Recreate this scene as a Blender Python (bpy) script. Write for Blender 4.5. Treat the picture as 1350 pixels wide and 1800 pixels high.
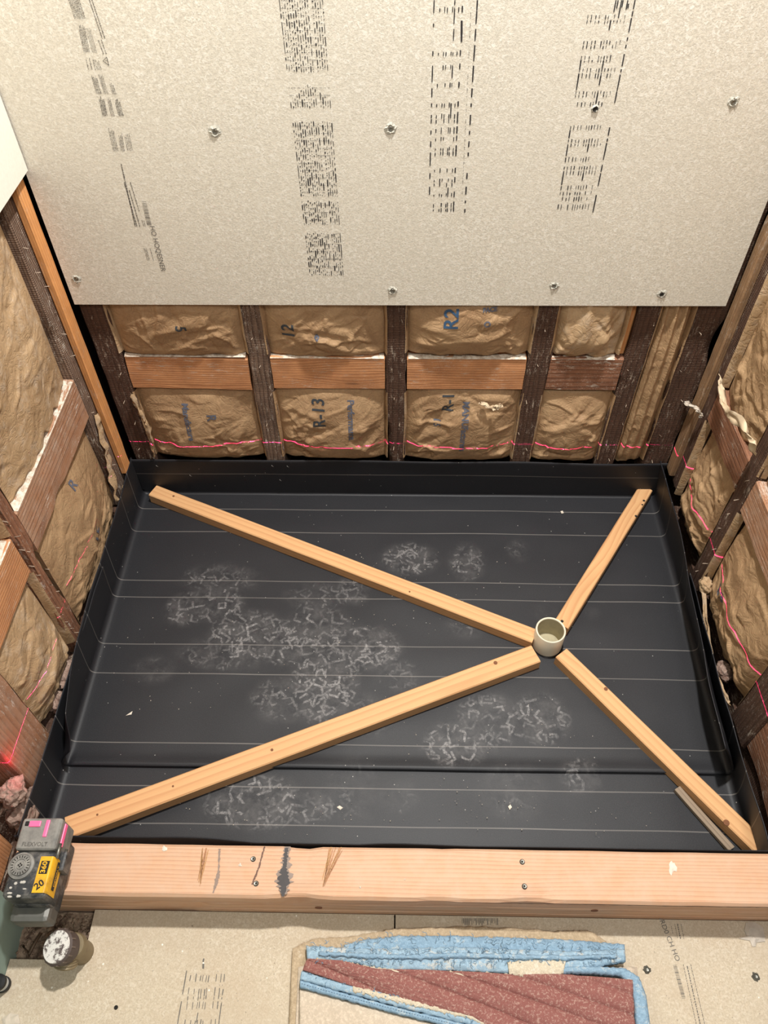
import bpy, bmesh, math, random
from mathutils import Vector, Matrix, noise
random.seed(7)
S = bpy.context.scene
for o in list(bpy.data.objects): bpy.data.objects.remove(o)

# ------------------------------------------------------------------ camera
F_PX, PITCH, YAW, ROLL, CAM_H = 1346.3, 0.872115, 0.0262724, -0.0116727, 1.45
def cam_axes():
    cp, sp = math.cos(PITCH), math.sin(PITCH)
    F, U, R = Vector((0, cp, -sp)), Vector((0, sp, cp)), Vector((1, 0, 0))
    cr, sr = math.cos(ROLL), math.sin(ROLL)
    R, U = R*cr + U*sr, U*cr - R*sr
    Z = Matrix.Rotation(YAW, 3, 'Z')
    return Z @ R, Z @ U, Z @ F
R_, U_, F_ = cam_axes()
cam = bpy.data.objects.new('camera', bpy.data.cameras.new('camera'))
S.collection.objects.link(cam)
cam.matrix_world = Matrix.Translation((0, 0, CAM_H)) @ Matrix((R_, U_, -F_)).transposed().to_4x4()
cam.data.sensor_fit = 'VERTICAL'; cam.data.sensor_height = 36; cam.data.sensor_width = 27
cam.data.lens = F_PX/1800*36; cam.data.clip_start = .02
S.camera = cam

# ------------------------------------------------------------------ light and exposure
S.view_settings.view_transform = 'Standard'; S.view_settings.look = 'None'
S.view_settings.exposure = 0.0; S.view_settings.gamma = 1; S.view_settings.use_curve_mapping = False
wd = bpy.data.worlds.new('room_ambient'); S.world = wd; wd.use_nodes = True
wd.node_tree.nodes['Background'].inputs[0].default_value = (1.0, .975, .95, 1)
wd.node_tree.nodes['Background'].inputs[1].default_value = .24
def area(name, loc, target, size, power, col):
    l = bpy.data.lights.new(name, 'AREA'); l.shape = 'DISK'; l.size = size; l.energy = power; l.color = col
    o = bpy.data.objects.new(name, l); S.collection.objects.link(o); o.location = loc
    o.rotation_euler = (Vector(target)-Vector(loc)).to_track_quat('-Z', 'Y').to_euler(); return o
area('ceiling_light_over_shower', (.20, .98, 2.42), (.12, .9, 0), .10, 60, (1, .985, .955))
area('ceiling_light_behind', (.60, -.35, 2.4), (.1, .5, .2), .5, 19, (1, .985, .955))
# the laser level's own beam: a fan of light in one horizontal plane
LASER = Vector((-.553, .417, .183))
ll = bpy.data.lights.new('laser_beam', 'POINT'); ll.shadow_soft_size = 0; ll.energy = 1; ll.color = (1, .04, .34)
ll.use_nodes = True; nt = ll.node_tree; em = nt.nodes['Emission']
tc = nt.nodes.new('ShaderNodeTexCoord'); sx = nt.nodes.new('ShaderNodeSeparateXYZ'); ab = nt.nodes.new('ShaderNodeMath'); ab.operation = 'ABSOLUTE'
lt = nt.nodes.new('ShaderNodeMath'); lt.operation = 'LESS_THAN'; lt.inputs[1].default_value = .0013
fo = nt.nodes.new('ShaderNodeLightFalloff'); fo.inputs[0].default_value = 330
mu = nt.nodes.new('ShaderNodeMath'); mu.operation = 'MULTIPLY'
nt.links.new(tc.outputs['Normal'], sx.inputs[0]); nt.links.new(sx.outputs[2], ab.inputs[0]); nt.links.new(ab.outputs[0], lt.inputs[0])
nt.links.new(lt.outputs[0], mu.inputs[0]); nt.links.new(fo.outputs['Linear'], mu.inputs[1]); nt.links.new(mu.outputs[0], em.inputs['Strength'])
lo = bpy.data.objects.new('laser_beam', ll); S.collection.objects.link(lo); lo.location = LASER
sp_ = bpy.data.lights.new('laser_glow_fill', 'POINT'); sp_.shadow_soft_size = .004; sp_.energy = .05; sp_.color = (1, .02, .12)  # added red point lamp by the wide left stud, stands in for laser glow
so_ = bpy.data.objects.new('laser_glow_fill', sp_); S.collection.objects.link(so_); so_.location = (-.636, .490, .188)

# ------------------------------------------------------------------ constants of the place (metres)
YB, XL, XR = 1.274, -.655, .655          # faces of the studs of the three walls
FLOOR_Z = .02
def ray(px, py): return F_ + R_*((px-675)/F_PX) - U_*((py-900)/F_PX)
def at(px, py, ax, v):
    d = ray(px, py); o = Vector((0, 0, CAM_H)); return o + d*((v-o[ax])/d[ax])
def W(w, a, z, d=0):
    if w == 'back': return Vector((a, YB-d, z))
    if w == 'left': return Vector((XL+d, a, z))
    return Vector((XR-d, a, z))
def wpx(w, px, py, d=0):
    if w == 'back': p = at(px, py, 1, YB-d); return p.x, p.z
    p = at(px, py, 0, XL+d if w == 'left' else XR-d); return p.y, p.z

# ------------------------------------------------------------------ helpers
def lin(c): return tuple(((v/255)/12.92 if v/255 <= .04045 else ((v/255+.055)/1.055)**2.4) for v in c) + (1,)
def N(v, s=1.0, o=0.0): return noise.noise(Vector((v[0]*s+o, v[1]*s+o*1.7, v[2]*s-o)))
def mk(name, verts, faces, mat, parent=None, smooth=False, recenter=None):
    verts = [Vector(v) for v in verts]
    if recenter is None: recenter = parent is None
    c = Vector((0, 0, 0))
    if recenter:
        n = len(verts)
        c = Vector((sum(v.x for v in verts)/n, sum(v.y for v in verts)/n, min(v.z for v in verts)))
    me = bpy.data.meshes.new(name); me.from_pydata([v-c for v in verts], [], faces); me.update()
    if smooth: me.polygons.foreach_set('use_smooth', [True]*len(me.polygons))
    if mat: me.materials.append(mat)
    o = bpy.data.objects.new(name, me); S.collection.objects.link(o); o.location = c
    if parent: setp(o, parent)
    return o
def org(p):
    v = Vector(p.location)
    return v + org(p.parent) if p.parent and not p.get('abs') else v
def setp(o, parent):
    m = PW[parent.name] if parent.name in PW else Matrix.Translation(parent.location)
    o.parent = parent; o.matrix_parent_inverse = m.inverted(); PW[o.name] = o.matrix_basis.copy()
PW = {}
def bmobj(name, bm, mat, parent=None, smooth=False, matrix=None):
    me = bpy.data.meshes.new(name); bm.to_mesh(me); bm.free()
    if smooth: me.polygons.foreach_set('use_smooth', [True]*len(me.polygons))
    if mat: me.materials.append(mat)
    o = bpy.data.objects.new(name, me); S.collection.objects.link(o)
    if matrix is not None: o.matrix_basis = matrix; PW[o.name] = matrix.copy()
    if parent: setp(o, parent)
    return o
def tag(o, label=None, cat=None, group=None, kind=None):
    if label: o['label'] = label
    if cat: o['category'] = cat
    if group: o['group'] = group
    if kind: o['kind'] = kind
    return o
def thing(name, loc, label, cat, group=None):
    o = bpy.data.objects.new(name, None); S.collection.objects.link(o); o.location = loc; o.empty_display_size = .05
    PW[o.name] = Matrix.Translation(loc); return tag(o, label, cat, group)
def grid(n, m, f, name, mat, parent=None, smooth=True, thick=0, recenter=None, closed=None):
    """f(i/n, j/m) -> point; optional slab: 'closed' is an offset vector making a closed body"""
    V = [f(i/n, j/m) for i in range(n+1) for j in range(m+1)]
    ix = lambda i, j: i*(m+1)+j
    Fc = [(ix(i, j), ix(i+1, j), ix(i+1, j+1), ix(i, j+1)) for i in range(n) for j in range(m)]
    if closed:
        off = Vector(closed); B = [ix(i, 0) for i in range(n+1)] + [ix(n, j) for j in range(1, m+1)] + [ix(i, m) for i in range(n-1, -1, -1)] + [ix(0, j) for j in range(m-1, 0, -1)]
        base = len(V); V += [V[b]+off for b in B]
        k = len(B)
        for q in range(k): Fc.append((B[q], base+q, base+(q+1) % k, B[(q+1) % k]))
        Fc.append(tuple(base+q for q in range(k))[::-1])
    o = mk(name, V, Fc, mat, parent, smooth, recenter)
    if thick:
        md = o.modifiers.new('thickness', 'SOLIDIFY'); md.thickness = thick; md.offset = -1
    return o
def lumber(name, p0, p1, wdir, w, t, mat, parent=None, seg=None, jit=.0, bev=.0025, nick=0, seed=0, wavy=0):
    """a board: length p0->p1 along the middle of its FRONT face's centre line; w along wdir; t goes back from the face (-normal)"""
    p0, p1 = Vector(p0), Vector(p1); L = (p1-p0).length; X = (p1-p0)/L; Y = (Vector(wdir)-X*Vector(wdir).dot(X)).normalized(); Z = X.cross(Y)
    M = Matrix.Translation((p0+p1)/2) @ Matrix((X, Y, Z)).transposed().to_4x4()
    seg = seg or max(2, int(L/.012)); a, b = w/2, t
    sec = [(-a+bev, 0), (-a/3, 0), (a/3, 0), (a-bev, 0), (a, -bev), (a, -b+bev), (a-bev, -b), (-a+bev, -b), (-a, -b+bev), (-a, -bev)]
    bm = bmesh.new(); rings = []; rn = random.Random(seed or int(L*1e5+w*1e4))
    so = rn.random()*50
    for i in range(seg+1):
        x = -L/2 + L*i/seg; ring = []
        for k, (y, z) in enumerate(sec):
            e = 1 if k in (0, 3, 4, 9) else .35
            dy = jit*N((x*14, y*30, z*30), 1, so)*e*1.3; dz = jit*N((x*17, y*30, z*30), 1, so+9)*e
            if nick and k in (0, 3, 4, 9):
                q = N((x*9, y*9, 3), 1, so+21)
                if q > .32: dz -= nick*(q-.32)*4; dy -= math.copysign(nick*(q-.32)*5, y)
            dx = (0 if 0 < i < seg else jit*1.5*N((y*60, z*60, x), 1, so))
            ring.append(bm.verts.new((x+dx, y+dy+wavy*math.sin(x*5+so), z+dz)))
        rings.append(ring)
    K = len(sec)
    for i in range(seg):
        for k in range(K): bm.faces.new((rings[i][k], rings[i+1][k], rings[i+1][(k+1) % K], rings[i][(k+1) % K]))
    bm.faces.new(rings[0]); bm.faces.new(rings[-1][::-1])
    bmesh.ops.recalc_face_normals(bm, faces=bm.faces)
    return bmobj(name, bm, mat, parent, False, M)
def rbox(name, M, dims, mat, parent=None, bev=.003, seg=2, shape=None):
    bm = bmesh.new(); bmesh.ops.create_cube(bm, size=1)
    for v in bm.verts: v.co = Vector((v.co.x*dims[0], v.co.y*dims[1], v.co.z*dims[2]))
    if bev: bmesh.ops.bevel(bm, geom=bm.edges[:], offset=bev, segments=seg, profile=.6, affect='EDGES')
    if shape:
        for v in bm.verts: v.co = shape(v.co)
    return bmobj(name, bm, mat, parent, False, M)
def lathe(name, M, prof, mat, parent=None, n=32, smooth=True, close=True):
    V, Fc = [], []
    for r, z in prof:
        for k in range(n): V.append((r*math.cos(2*math.pi*k/n), r*math.sin(2*math.pi*k/n), z))
    for i in range(len(prof)-1):
        for k in range(n): Fc.append((i*n+k, i*n+(k+1) % n, (i+1)*n+(k+1) % n, (i+1)*n+k))
    if close: Fc.append(tuple(range(n))[::-1]); Fc.append(tuple((len(prof)-1)*n+k for k in range(n)))
    me = bpy.data.meshes.new(name); me.from_pydata(V, [], Fc); me.update()
    if smooth:
        me.polygons.foreach_set('use_smooth', [len(p.vertices) == 4 for p in me.polygons])
        try: me.set_sharp_from_angle(angle=.6)
        except Exception: pass
    me.materials.append(mat)
    o = bpy.data.objects.new(name, me); S.collection.objects.link(o); o.matrix_basis = M; PW[o.name] = M.copy()
    if parent: setp(o, parent)
    return o
def frame(loc, z=(0, 0, 1), x=(1, 0, 0)):
    Z = Vector(z).normalized(); X = (Vector(x)-Z*Vector(x).dot(Z)).normalized(); Y = Z.cross(X)
    return Matrix.Translation(loc) @ Matrix((X, Y, Z)).transposed().to_4x4()
def tube(name, pts, r, mat, parent=None, n=6, smooth=True):
    pts = [Vector(p) for p in pts]; V, Fc = [], []
    for i, p in enumerate(pts):
        d = (pts[min(i+1, len(pts)-1)]-pts[max(i-1, 0)]).normalized(); a = d.orthogonal().normalized(); b = d.cross(a)
        rr = r[i] if isinstance(r, (list, tuple)) else r
        for k in range(n): t = 2*math.pi*k/n; V.append(p+a*math.cos(t)*rr+b*math.sin(t)*rr)
    for i in range(len(pts)-1):
        for k in range(n): Fc.append((i*n+k, i*n+(k+1) % n, (i+1)*n+(k+1) % n, (i+1)*n+k))
    Fc += [tuple(range(n))[::-1], tuple((len(pts)-1)*n+k for k in range(n))]
    return mk(name, V, Fc, mat, parent, smooth)
def interp(P, x):
    if x <= P[0][0]: return P[0][1]
    for (a, b), (c, d) in zip(P, P[1:]):
        if x <= c: return b+(d-b)*(x-a)/(c-a)
    return P[-1][1]
def sm(x, a, b):
    t = min(1, max(0, (x-a)/(b-a))); return t*t*(3-2*t)

# ------------------------------------------------------------------ materials
class G:
    def __init__(s, name):
        s.m = bpy.data.materials.new(name); s.m.use_nodes = True; s.t = s.m.node_tree; s.b = s.t.nodes['Principled BSDF']
        s.obj = s.n('ShaderNodeTexCoord').outputs['Object']
        oi = s.n('ShaderNodeObjectInfo').outputs['Random']; s.rand = oi
    def n(s, k): return s.t.nodes.new(k)
    def put(s, inp, v):
        if hasattr(v, 'is_linked') or isinstance(v, bpy.types.NodeSocket): s.t.links.new(v, inp)
        else:
            if isinstance(v, tuple) and len(v) == 3 and inp.type == 'RGBA': v = v+(1,)
            inp.default_value = v
    def math(s, op, a, b=0, c=0):
        x = s.n('ShaderNodeMath'); x.operation = op; s.put(x.inputs[0], a); s.put(x.inputs[1], b)
        if op in ('MULTIPLY_ADD', 'COMPARE', 'SMOOTH_MIN'): s.put(x.inputs[2], c)
        return x.outputs[0]
    def map(s, v, sc=(1, 1, 1), loc=(0, 0, 0), rot=(0, 0, 0)):
        x = s.n('ShaderNodeMapping'); s.put(x.inputs[0], v); s.put(x.inputs['Scale'], sc); s.put(x.inputs['Location'], loc); s.put(x.inputs['Rotation'], rot); return x.outputs[0]
    def noise(s, v, sc, det=3, rough=.5, dist=0, out=0):
        x = s.n('ShaderNodeTexNoise'); s.put(x.inputs['Vector'], v); s.put(x.inputs['Scale'], sc); s.put(x.inputs['Detail'], det); s.put(x.inputs['Roughness'], rough); s.put(x.inputs['Distortion'], dist); return x.outputs[out]
    def vor(s, v, sc, feat='F1', rnd=1):
        x = s.n('ShaderNodeTexVoronoi'); x.feature = feat; s.put(x.inputs['Vector'], v); s.put(x.inputs['Scale'], sc); s.put(x.inputs['Randomness'], rnd); return x
    def ramp(s, f, stops, interp='LINEAR'):
        x = s.n('ShaderNodeValToRGB'); x.color_ramp.interpolation = interp; e = x.color_ramp.elements
        while len(e) < len(stops): e.new(.5)
        for k, (p, c) in enumerate(stops):
            e[k].position = p; e[k].color = c if isinstance(c, tuple) else (c, c, c, 1)
        s.put(x.inputs[0], f); return x.outputs[0]
    def mix(s, f, a, b, mode='MIX'):
        x = s.n('ShaderNodeMix'); x.data_type = 'RGBA'; x.blend_type = mode; s.put(x.inputs[0], f); s.put(x.inputs[6], a); s.put(x.inputs[7], b); return x.outputs[2]
    def sep(s, v): x = s.n('ShaderNodeSeparateXYZ'); s.put(x.inputs[0], v); return x.outputs
    def comb(s, a, b, c): x = s.n('ShaderNodeCombineXYZ'); s.put(x.inputs[0], a); s.put(x.inputs[1], b); s.put(x.inputs[2], c); return x.outputs[0]
    def vadd(s, a, b, op='ADD'): x = s.n('ShaderNodeVectorMath'); x.operation = op; s.put(x.inputs[0], a); s.put(x.inputs[1], b); return x.outputs[0]
    def attr(s, name): x = s.n('ShaderNodeAttribute'); x.attribute_name = name; return x
    def bump(s, h, dist=.001, st=1.0, prev=None):
        x = s.n('ShaderNodeBump'); s.put(x.inputs['Height'], h); x.inputs['Distance'].default_value = dist; x.inputs['Strength'].default_value = st
        if prev is not None: s.t.links.new(prev, x.inputs['Normal'])
        return x.outputs[0]
    def done(s, col, rough=.7, normal=None, metal=0, spec=.5, **k):
        s.put(s.b.inputs['Base Color'], col); s.put(s.b.inputs['Roughness'], rough); s.b.inputs['Metallic'].default_value = metal
        s.b.inputs['Specular IOR Level'].default_value = spec
        if normal is not None: s.t.links.new(normal, s.b.inputs['Normal'])
        for n_, v in k.items(): s.put(s.b.inputs[n_.replace('_', ' ')], v)
        return s.m

def wood(name, light, dark, freq=170, contrast=.6, dirt=None, dirt_amt=0, scratch=0, scratch_col=(215, 205, 190), rough=.65, pith=(.05, -.09), bump=.0006, knots=True, saw=0, kd=1.0):
    g = G(name); off = g.vadd(g.obj, g.comb(g.math('MULTIPLY', g.rand, 7), g.math('MULTIPLY', g.rand, .02), 0))
    warp = g.noise(g.map(off, (1.6, 9, 9)), 1, 2, .5)
    v = g.sep(off)
    yy = g.math('ADD', v[1], g.math('MULTIPLY_ADD', warp, .030, pith[0]-.015)); zz = g.math('ADD', v[2], g.math('MULTIPLY_ADD', warp, .024, pith[1]-.012))
    r = g.math('SQRT', g.math('ADD', g.math('MULTIPLY', yy, yy), g.math('MULTIPLY', zz, zz)))
    r = g.math('ADD', r, g.math('MULTIPLY', g.noise(g.map(off, (3, 40, 40)), 1, 3), .006))
    if knots:
        kv = g.vor(g.map(off, (3.2, 14, 14)), 1); d = kv.outputs['Distance']
        kn = g.ramp(d, [(.0, 1.0), (.10*kd, .9), (.16*kd, .15), (.34, 0.0)])
        r = g.math('ADD', r, g.math('MULTIPLY', g.ramp(d, [(0, 1.0), (.45, 0.0)]), .012))
    ring = g.math('FRACT', g.math('MULTIPLY', r, freq))
    ring = g.ramp(ring, [(0, 0.0), (.55, .35), (.86, 1.0), (.93, .6), (1, 0.0)])
    fib = g.noise(g.map(off, (9, 420, 420)), 1, 4, .65)
    big = g.noise(g.map(off, (2.5, 16, 16)), 1, 3, .6)
    f = g.math('MULTIPLY', ring, contrast); f = g.math('ADD', f, g.math('MULTIPLY_ADD', fib, .5, -.25)); f = g.math('ADD', f, g.math('MULTIPLY_ADD', big, .6, -.3))
    col = g.mix(g.ramp(f, [(0, 0.0), (1, 1.0)]), lin(light), lin(dark))
    if knots: col = g.mix(g.math('MULTIPLY', kn, .8), col, lin(tuple(c*.55 for c in dark)))
    h = g.math('ADD', g.math('MULTIPLY', ring, -.5), fib)
    if dirt:
        dn = g.ramp(g.noise(off, 22, 5, .7), [(.5-.35*dirt_amt, 0.0), (.75-.2*dirt_amt, 1.0)])
        col = g.mix(g.math('MULTIPLY', dn, dirt_amt), col, lin(dirt))
    if saw:
        sw = g.n('ShaderNodeTexWave'); g.put(sw.inputs['Vector'], g.map(off, (1, .35, .35))); sw.inputs['Scale'].default_value = 75; sw.inputs['Distortion'].default_value = 3
        col = g.mix(g.math('MULTIPLY', sw.outputs[0], saw*.35), col, lin(tuple(c*.6 for c in dark))); h = g.math('ADD', h, g.math('MULTIPLY', sw.outputs[0], saw))
    if scratch:
        sc = g.noise(g.map(off, (30, 130, 130)), 1, 4, .75); ms = g.noise(off, 14, 3, .6)
        sf = g.math('MULTIPLY', g.ramp(sc, [(.56, 0.0), (.64, 1.0)]), g.ramp(ms, [(.42, 0.0), (.62, 1.0)]))
        fine = g.ramp(g.noise(off, 330, 2, .6), [(.60, 0.0), (.67, 1.0)])
        sf = g.math('MAXIMUM', sf, g.math('MULTIPLY', fine, g.ramp(ms, [(.4, 0.1), (.7, .9)])))
        col = g.mix(g.math('MULTIPLY', sf, scratch), col, lin(scratch_col))
    return g.done(col, rough, g.bump(h, bump, .8), spec=.3)
fresh = wood('fresh_fir_stick', (218, 170, 120), (190, 134, 88), 130, .6, rough=.55, bump=.0003, kd=.7)
curbw = wood('curb_lumber', (212, 168, 134), (182, 132, 100), 170, .6, dirt=(206, 182, 160), dirt_amt=.4, rough=.6, bump=.0004, pith=(.35, -.06), knots=False)
blockw = wood('blocking_lumber', (218, 158, 110), (166, 106, 66), 170, .75, dirt=(140, 92, 64), dirt_amt=.4, scratch=.6, bump=.0007, pith=(.2, -.05), kd=.5)
redw = wood('reddish_old_lumber', (160, 112, 84), (104, 68, 50), 160, .7, dirt=(96, 64, 50), dirt_amt=.5, scratch=.85, bump=.0010, knots=False)
oldw = wood('old_dark_stud', (104, 76, 60), (60, 41, 32), 170, .7, dirt=(68, 48, 39), dirt_amt=.6, scratch=.9, scratch_col=(180, 165, 148), bump=.0014, knots=False, saw=.5, rough=.8)
greyw = wood('weathered_grey_stud', (150, 124, 104), (76, 56, 46), 200, .9, dirt=(84, 64, 54), dirt_amt=.6, scratch=.9, bump=.0018, knots=False, saw=.3, rough=.85)
furw = wood('orange_furring', (228, 162, 100), (186, 118, 66), 210, .6, dirt=(140, 92, 60), dirt_amt=.3, scratch=.35, bump=.0004, knots=False)
furold = wood('dirty_tan_furring', (168, 132, 96), (116, 84, 60), 200, .6, dirt=(96, 76, 60), dirt_amt=.5, scratch=.6, bump=.0006, knots=False)
lathw = wood('grey_lath', (150, 132, 112), (98, 82, 68), 220, .5, bump=.0005, knots=False)

def mat_board(name, base, dk, lt_, wear=0.0):
    g = G(name); geo = g.n('ShaderNodeNewGeometry').outputs['Position']
    a = g.noise(geo, 340, 3, .62, .6); b = g.noise(geo, 190, 3, .6, 1.0); c = g.noise(geo, 5, 3, .5)
    col = g.mix(g.ramp(a, [(.36, 0.0), (.62, 1.0)]), lin(dk), lin(base)); col = g.mix(g.math('MULTIPLY', g.ramp(b, [(.50, 0.0), (.66, 1.0)]), .8), col, lin(lt_))
    col = g.mix(g.math('MULTIPLY', g.ramp(c, [(.4, 0.0), (.65, 1.0)]), .35), col, lin(tuple(c*.955 for c in base)))
    if wear:
        w = g.ramp(g.noise(geo, 9, 5, .7), [(.45, 0.0), (.7, 1.0)]); col = g.mix(g.math('MULTIPLY', w, wear), col, lin((186, 164, 138)))
        sp = g.vor(geo, 55); rn = g.sep(sp.outputs['Color'])[0]
        dot = g.math('MULTIPLY', g.ramp(sp.outputs['Distance'], [(.06, 1.0), (.1, 0.0)]), g.ramp(rn, [(.72, 0.0), (.76, 1.0)]))
        col = g.mix(dot, col, lin((245, 238, 226)))
        sp = g.vor(geo, 38); rn = g.sep(sp.outputs['Color'])[1]
        dot = g.math('MULTIPLY', g.ramp(sp.outputs['Distance'], [(.05, 1.0), (.08, 0.0)]), g.ramp(rn, [(.8, 0.0), (.84, 1.0)]))
        col = g.mix(g.math('MULTIPLY', dot, .7), col, lin((90, 76, 62)))
    return g.done(col, .85, g.bump(g.math('ADD', a, b), .0006, .5), spec=.25)
board = mat_board('cement_board_face', (228, 220, 203), (204, 196, 180), (243, 238, 226))
boardfloor = mat_board('cement_board_floor', (205, 190, 166), (186, 170, 147), (216, 204, 184), wear=.4)
g = G('board_edge'); boardedge = g.done(g.mix(g.noise(g.obj, 120, 3), lin((150, 145, 132)), lin((120, 112, 100))), .9)
g = G('white_board'); whiteb = g.done(g.mix(g.noise(g.n('ShaderNodeNewGeometry').outputs['Position'], 160, 3), lin((236, 232, 220)), lin((222, 216, 202))), .8)

def mat_paper(name, base=(178, 146, 110), dk=(152, 120, 88), white=0.0):
    g = G(name); geo = g.n('ShaderNodeNewGeometry').outputs['Position']
    n1 = g.noise(geo, 14, 4, .6); n2 = g.noise(geo, 260, 2, .6); n3 = g.noise(g.map(geo, (1, 1, .12)), 420, 2, .5)
    col = g.mix(g.ramp(n1, [(.35, 0.0), (.68, 1.0)]), lin(base), lin(dk))
    col = g.mix(g.math('MULTIPLY', g.ramp(n2, [(.45, 0.0), (.7, 1.0)]), .25), col, lin((206, 170, 126)))
    if white:
        col = g.mix(g.math('MULTIPLY', g.ramp(g.noise(geo, 30, 4, .7), [(.5, 0.0), (.7, 1.0)]), white), col, lin((215, 205, 190)))
    k = g.noise(geo, 34, 4, .55, 1.5)
    cr = g.math('ABSOLUTE', g.math('SUBTRACT', k, .5))
    bp = g.bump(g.ramp(cr, [(0, 0.0), (.09, 1.0)]), .0016, .35); bp = g.bump(g.math('ADD', n2, n3), .0004, .5, bp)
    return g.done(col, .58, bp, spec=.35)
paper = mat_paper('kraft_paper'); paper2 = mat_paper('kraft_paper_dusty', (188, 158, 122), (162, 132, 98), .3)
g = G('torn_paper_edge'); tornp = g.done(g.mix(g.noise(g.obj, 60, 3), lin((214, 196, 168)), lin((188, 160, 124))), .8)
g = G('glass_wool'); k = g.noise(g.obj, 70, 5, .7); wool = g.done(g.mix(g.ramp(k, [(.35, 0.0), (.65, 1.0)]), lin((198, 172, 156)), lin((142, 112, 98))), 1, g.bump(g.noise(g.obj, 240, 4, .8), .003, 1), spec=.1)
g = G('plaster_dust'); dustm = g.done(g.mix(g.ramp(g.noise(g.obj, 90, 4, .7), [(.4, 0.0), (.65, 1.0)]), lin((226, 216, 200)), lin((178, 156, 134))), .95, g.bump(g.noise(g.obj, 200, 4, .7), .002, 1))
def flat(name, c, rough=.8, metal=0, **k):
    g = G(name); return g.done(g.mix(g.noise(g.obj, 90, 3), lin(c), lin(tuple(v*.82 for v in c))), rough, metal=metal, **k)
ink = flat('black_ink', (52, 48, 48)); inkgrey = flat('grey_ink', (118, 112, 104)); inkblue = flat('blue_ink', (52, 84, 116)); inkdark = flat('dark_stamp_ink', (66, 72, 78)); inkfade = flat('faded_blue_ink', (104, 108, 122))
sheath = flat('dark_sheathing', (58, 42, 34), .95)
steel = flat('zinc_screw', (150, 148, 138), .4, .8); darkhole = flat('dark_screw_recess', (40, 36, 30), .9)

def mat_liner():
    g = G('pan_liner_rubber'); uv = g.n('ShaderNodeTexCoord').outputs['UV']; s = g.sep(uv); u, v = s[0], s[1]
    wob = g.math('MULTIPLY_ADD', g.noise(g.comb(g.math('MULTIPLY', u, 2.2), 0, 0), 1, 1), .012, -.006)
    vv = g.math('ADD', v, wob); acc = None
    for y in (1.348, 1.218, 1.146, 1.003, .957, .836, .766, .615, .531, .461):
        a = g.math('LESS_THAN', g.math('ABSOLUTE', g.math('SUBTRACT', vv, y)), .0011)
        acc = a if acc is None else g.math('MAXIMUM', acc, a)
    base = g.mix(g.noise(uv, 6, 4, .6), lin((27, 27, 30)), lin((34, 34, 37)))
    grain = g.noise(uv, 520, 3, .7); base = g.mix(g.math('MULTIPLY', g.ramp(grain, [(.45, 0.0), (.7, 1.0)]), .35), base, lin((60, 61, 66)))
    d = g.attr('dust').outputs['Fac']
    film = g.math('MULTIPLY', g.ramp(g.noise(uv, 26, 5, .75), [(.38, 0.0), (.75, 1.0)]), d)
    base = g.mix(g.math('MULTIPLY', film, .30), base, lin((140, 136, 134)))
    def chev(scale, seed, k):
        p = g.vadd(uv, (seed, seed*1.7, 0)); warp = g.noise(p, 18, 2, .5, 0, 1)
        p = g.vadd(p, g.vadd(warp, (.006, .006, .006), 'MULTIPLY'))
        vo = g.vor(p, scale); q = g.vadd(g.vadd(p, (1, 1, 0), 'MULTIPLY'), vo.outputs['Position'], 'SUBTRACT')
        c = g.sep(vo.outputs['Color']); ang = g.math('MULTIPLY', c[0], 6.28)
        rt = g.n('ShaderNodeVectorRotate'); rt.rotation_type = 'Z_AXIS'; g.put(rt.inputs['Vector'], q); g.put(rt.inputs['Angle'], ang)
        a = g.sep(rt.outputs[0]); ax = g.math('ABSOLUTE', a[0]); L = .62/scale
        vsh = g.math('ABSOLUTE', g.math('SUBTRACT', a[1], g.math('MULTIPLY_ADD', ax, .85, -.005)))
        st = g.math('MULTIPLY', g.ramp(g.math('MULTIPLY', vsh, 1/.0042), [(.45, 1.0), (1, 0.0)]), g.math('LESS_THAN', ax, L))
        return g.math('MULTIPLY', g.math('MULTIPLY', st, g.ramp(c[1], [(.38, 0.0), (.95, 1.0)])), k)
    ch = g.math('MAXIMUM', g.math('MAXIMUM', chev(38, .3, 1.0), chev(47, 3.1, .8)), chev(32, 7.7, .8))
    ch = g.math('MULTIPLY', g.math('MULTIPLY', ch, g.ramp(g.math('ADD', d, g.math('MULTIPLY_ADD', g.noise(uv, 16, 3, .6), .9, -.45)), [(.25, 0.0), (.85, 1.0)])), g.ramp(g.noise(uv, 170, 3, .8), [(.38, .1), (.62, 1.0)]))
    base = g.mix(g.math('MULTIPLY', ch, .54), base, lin((190, 186, 184)))
    base = g.mix(g.math('MULTIPLY', acc, g.math('MULTIPLY_ADD', g.noise(uv, 5, 2), .5, .12)), base, lin((150, 144, 138)))
    sp = g.vor(uv, 75); rn = g.sep(sp.outputs['Color'])[0]
    dot = g.math('MULTIPLY', g.ramp(sp.outputs['Distance'], [(.05, 1.0), (.09, 0.0)]), g.ramp(rn, [(.84, 0.0), (.86, 1.0)]))
    base = g.mix(g.math('MULTIPLY', dot, .7), base, lin((196, 192, 186)))
    bp = g.bump(grain, .0004, .5)
    return g.done(base, .52, bp, spec=.42)
liner_m = mat_liner()

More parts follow.
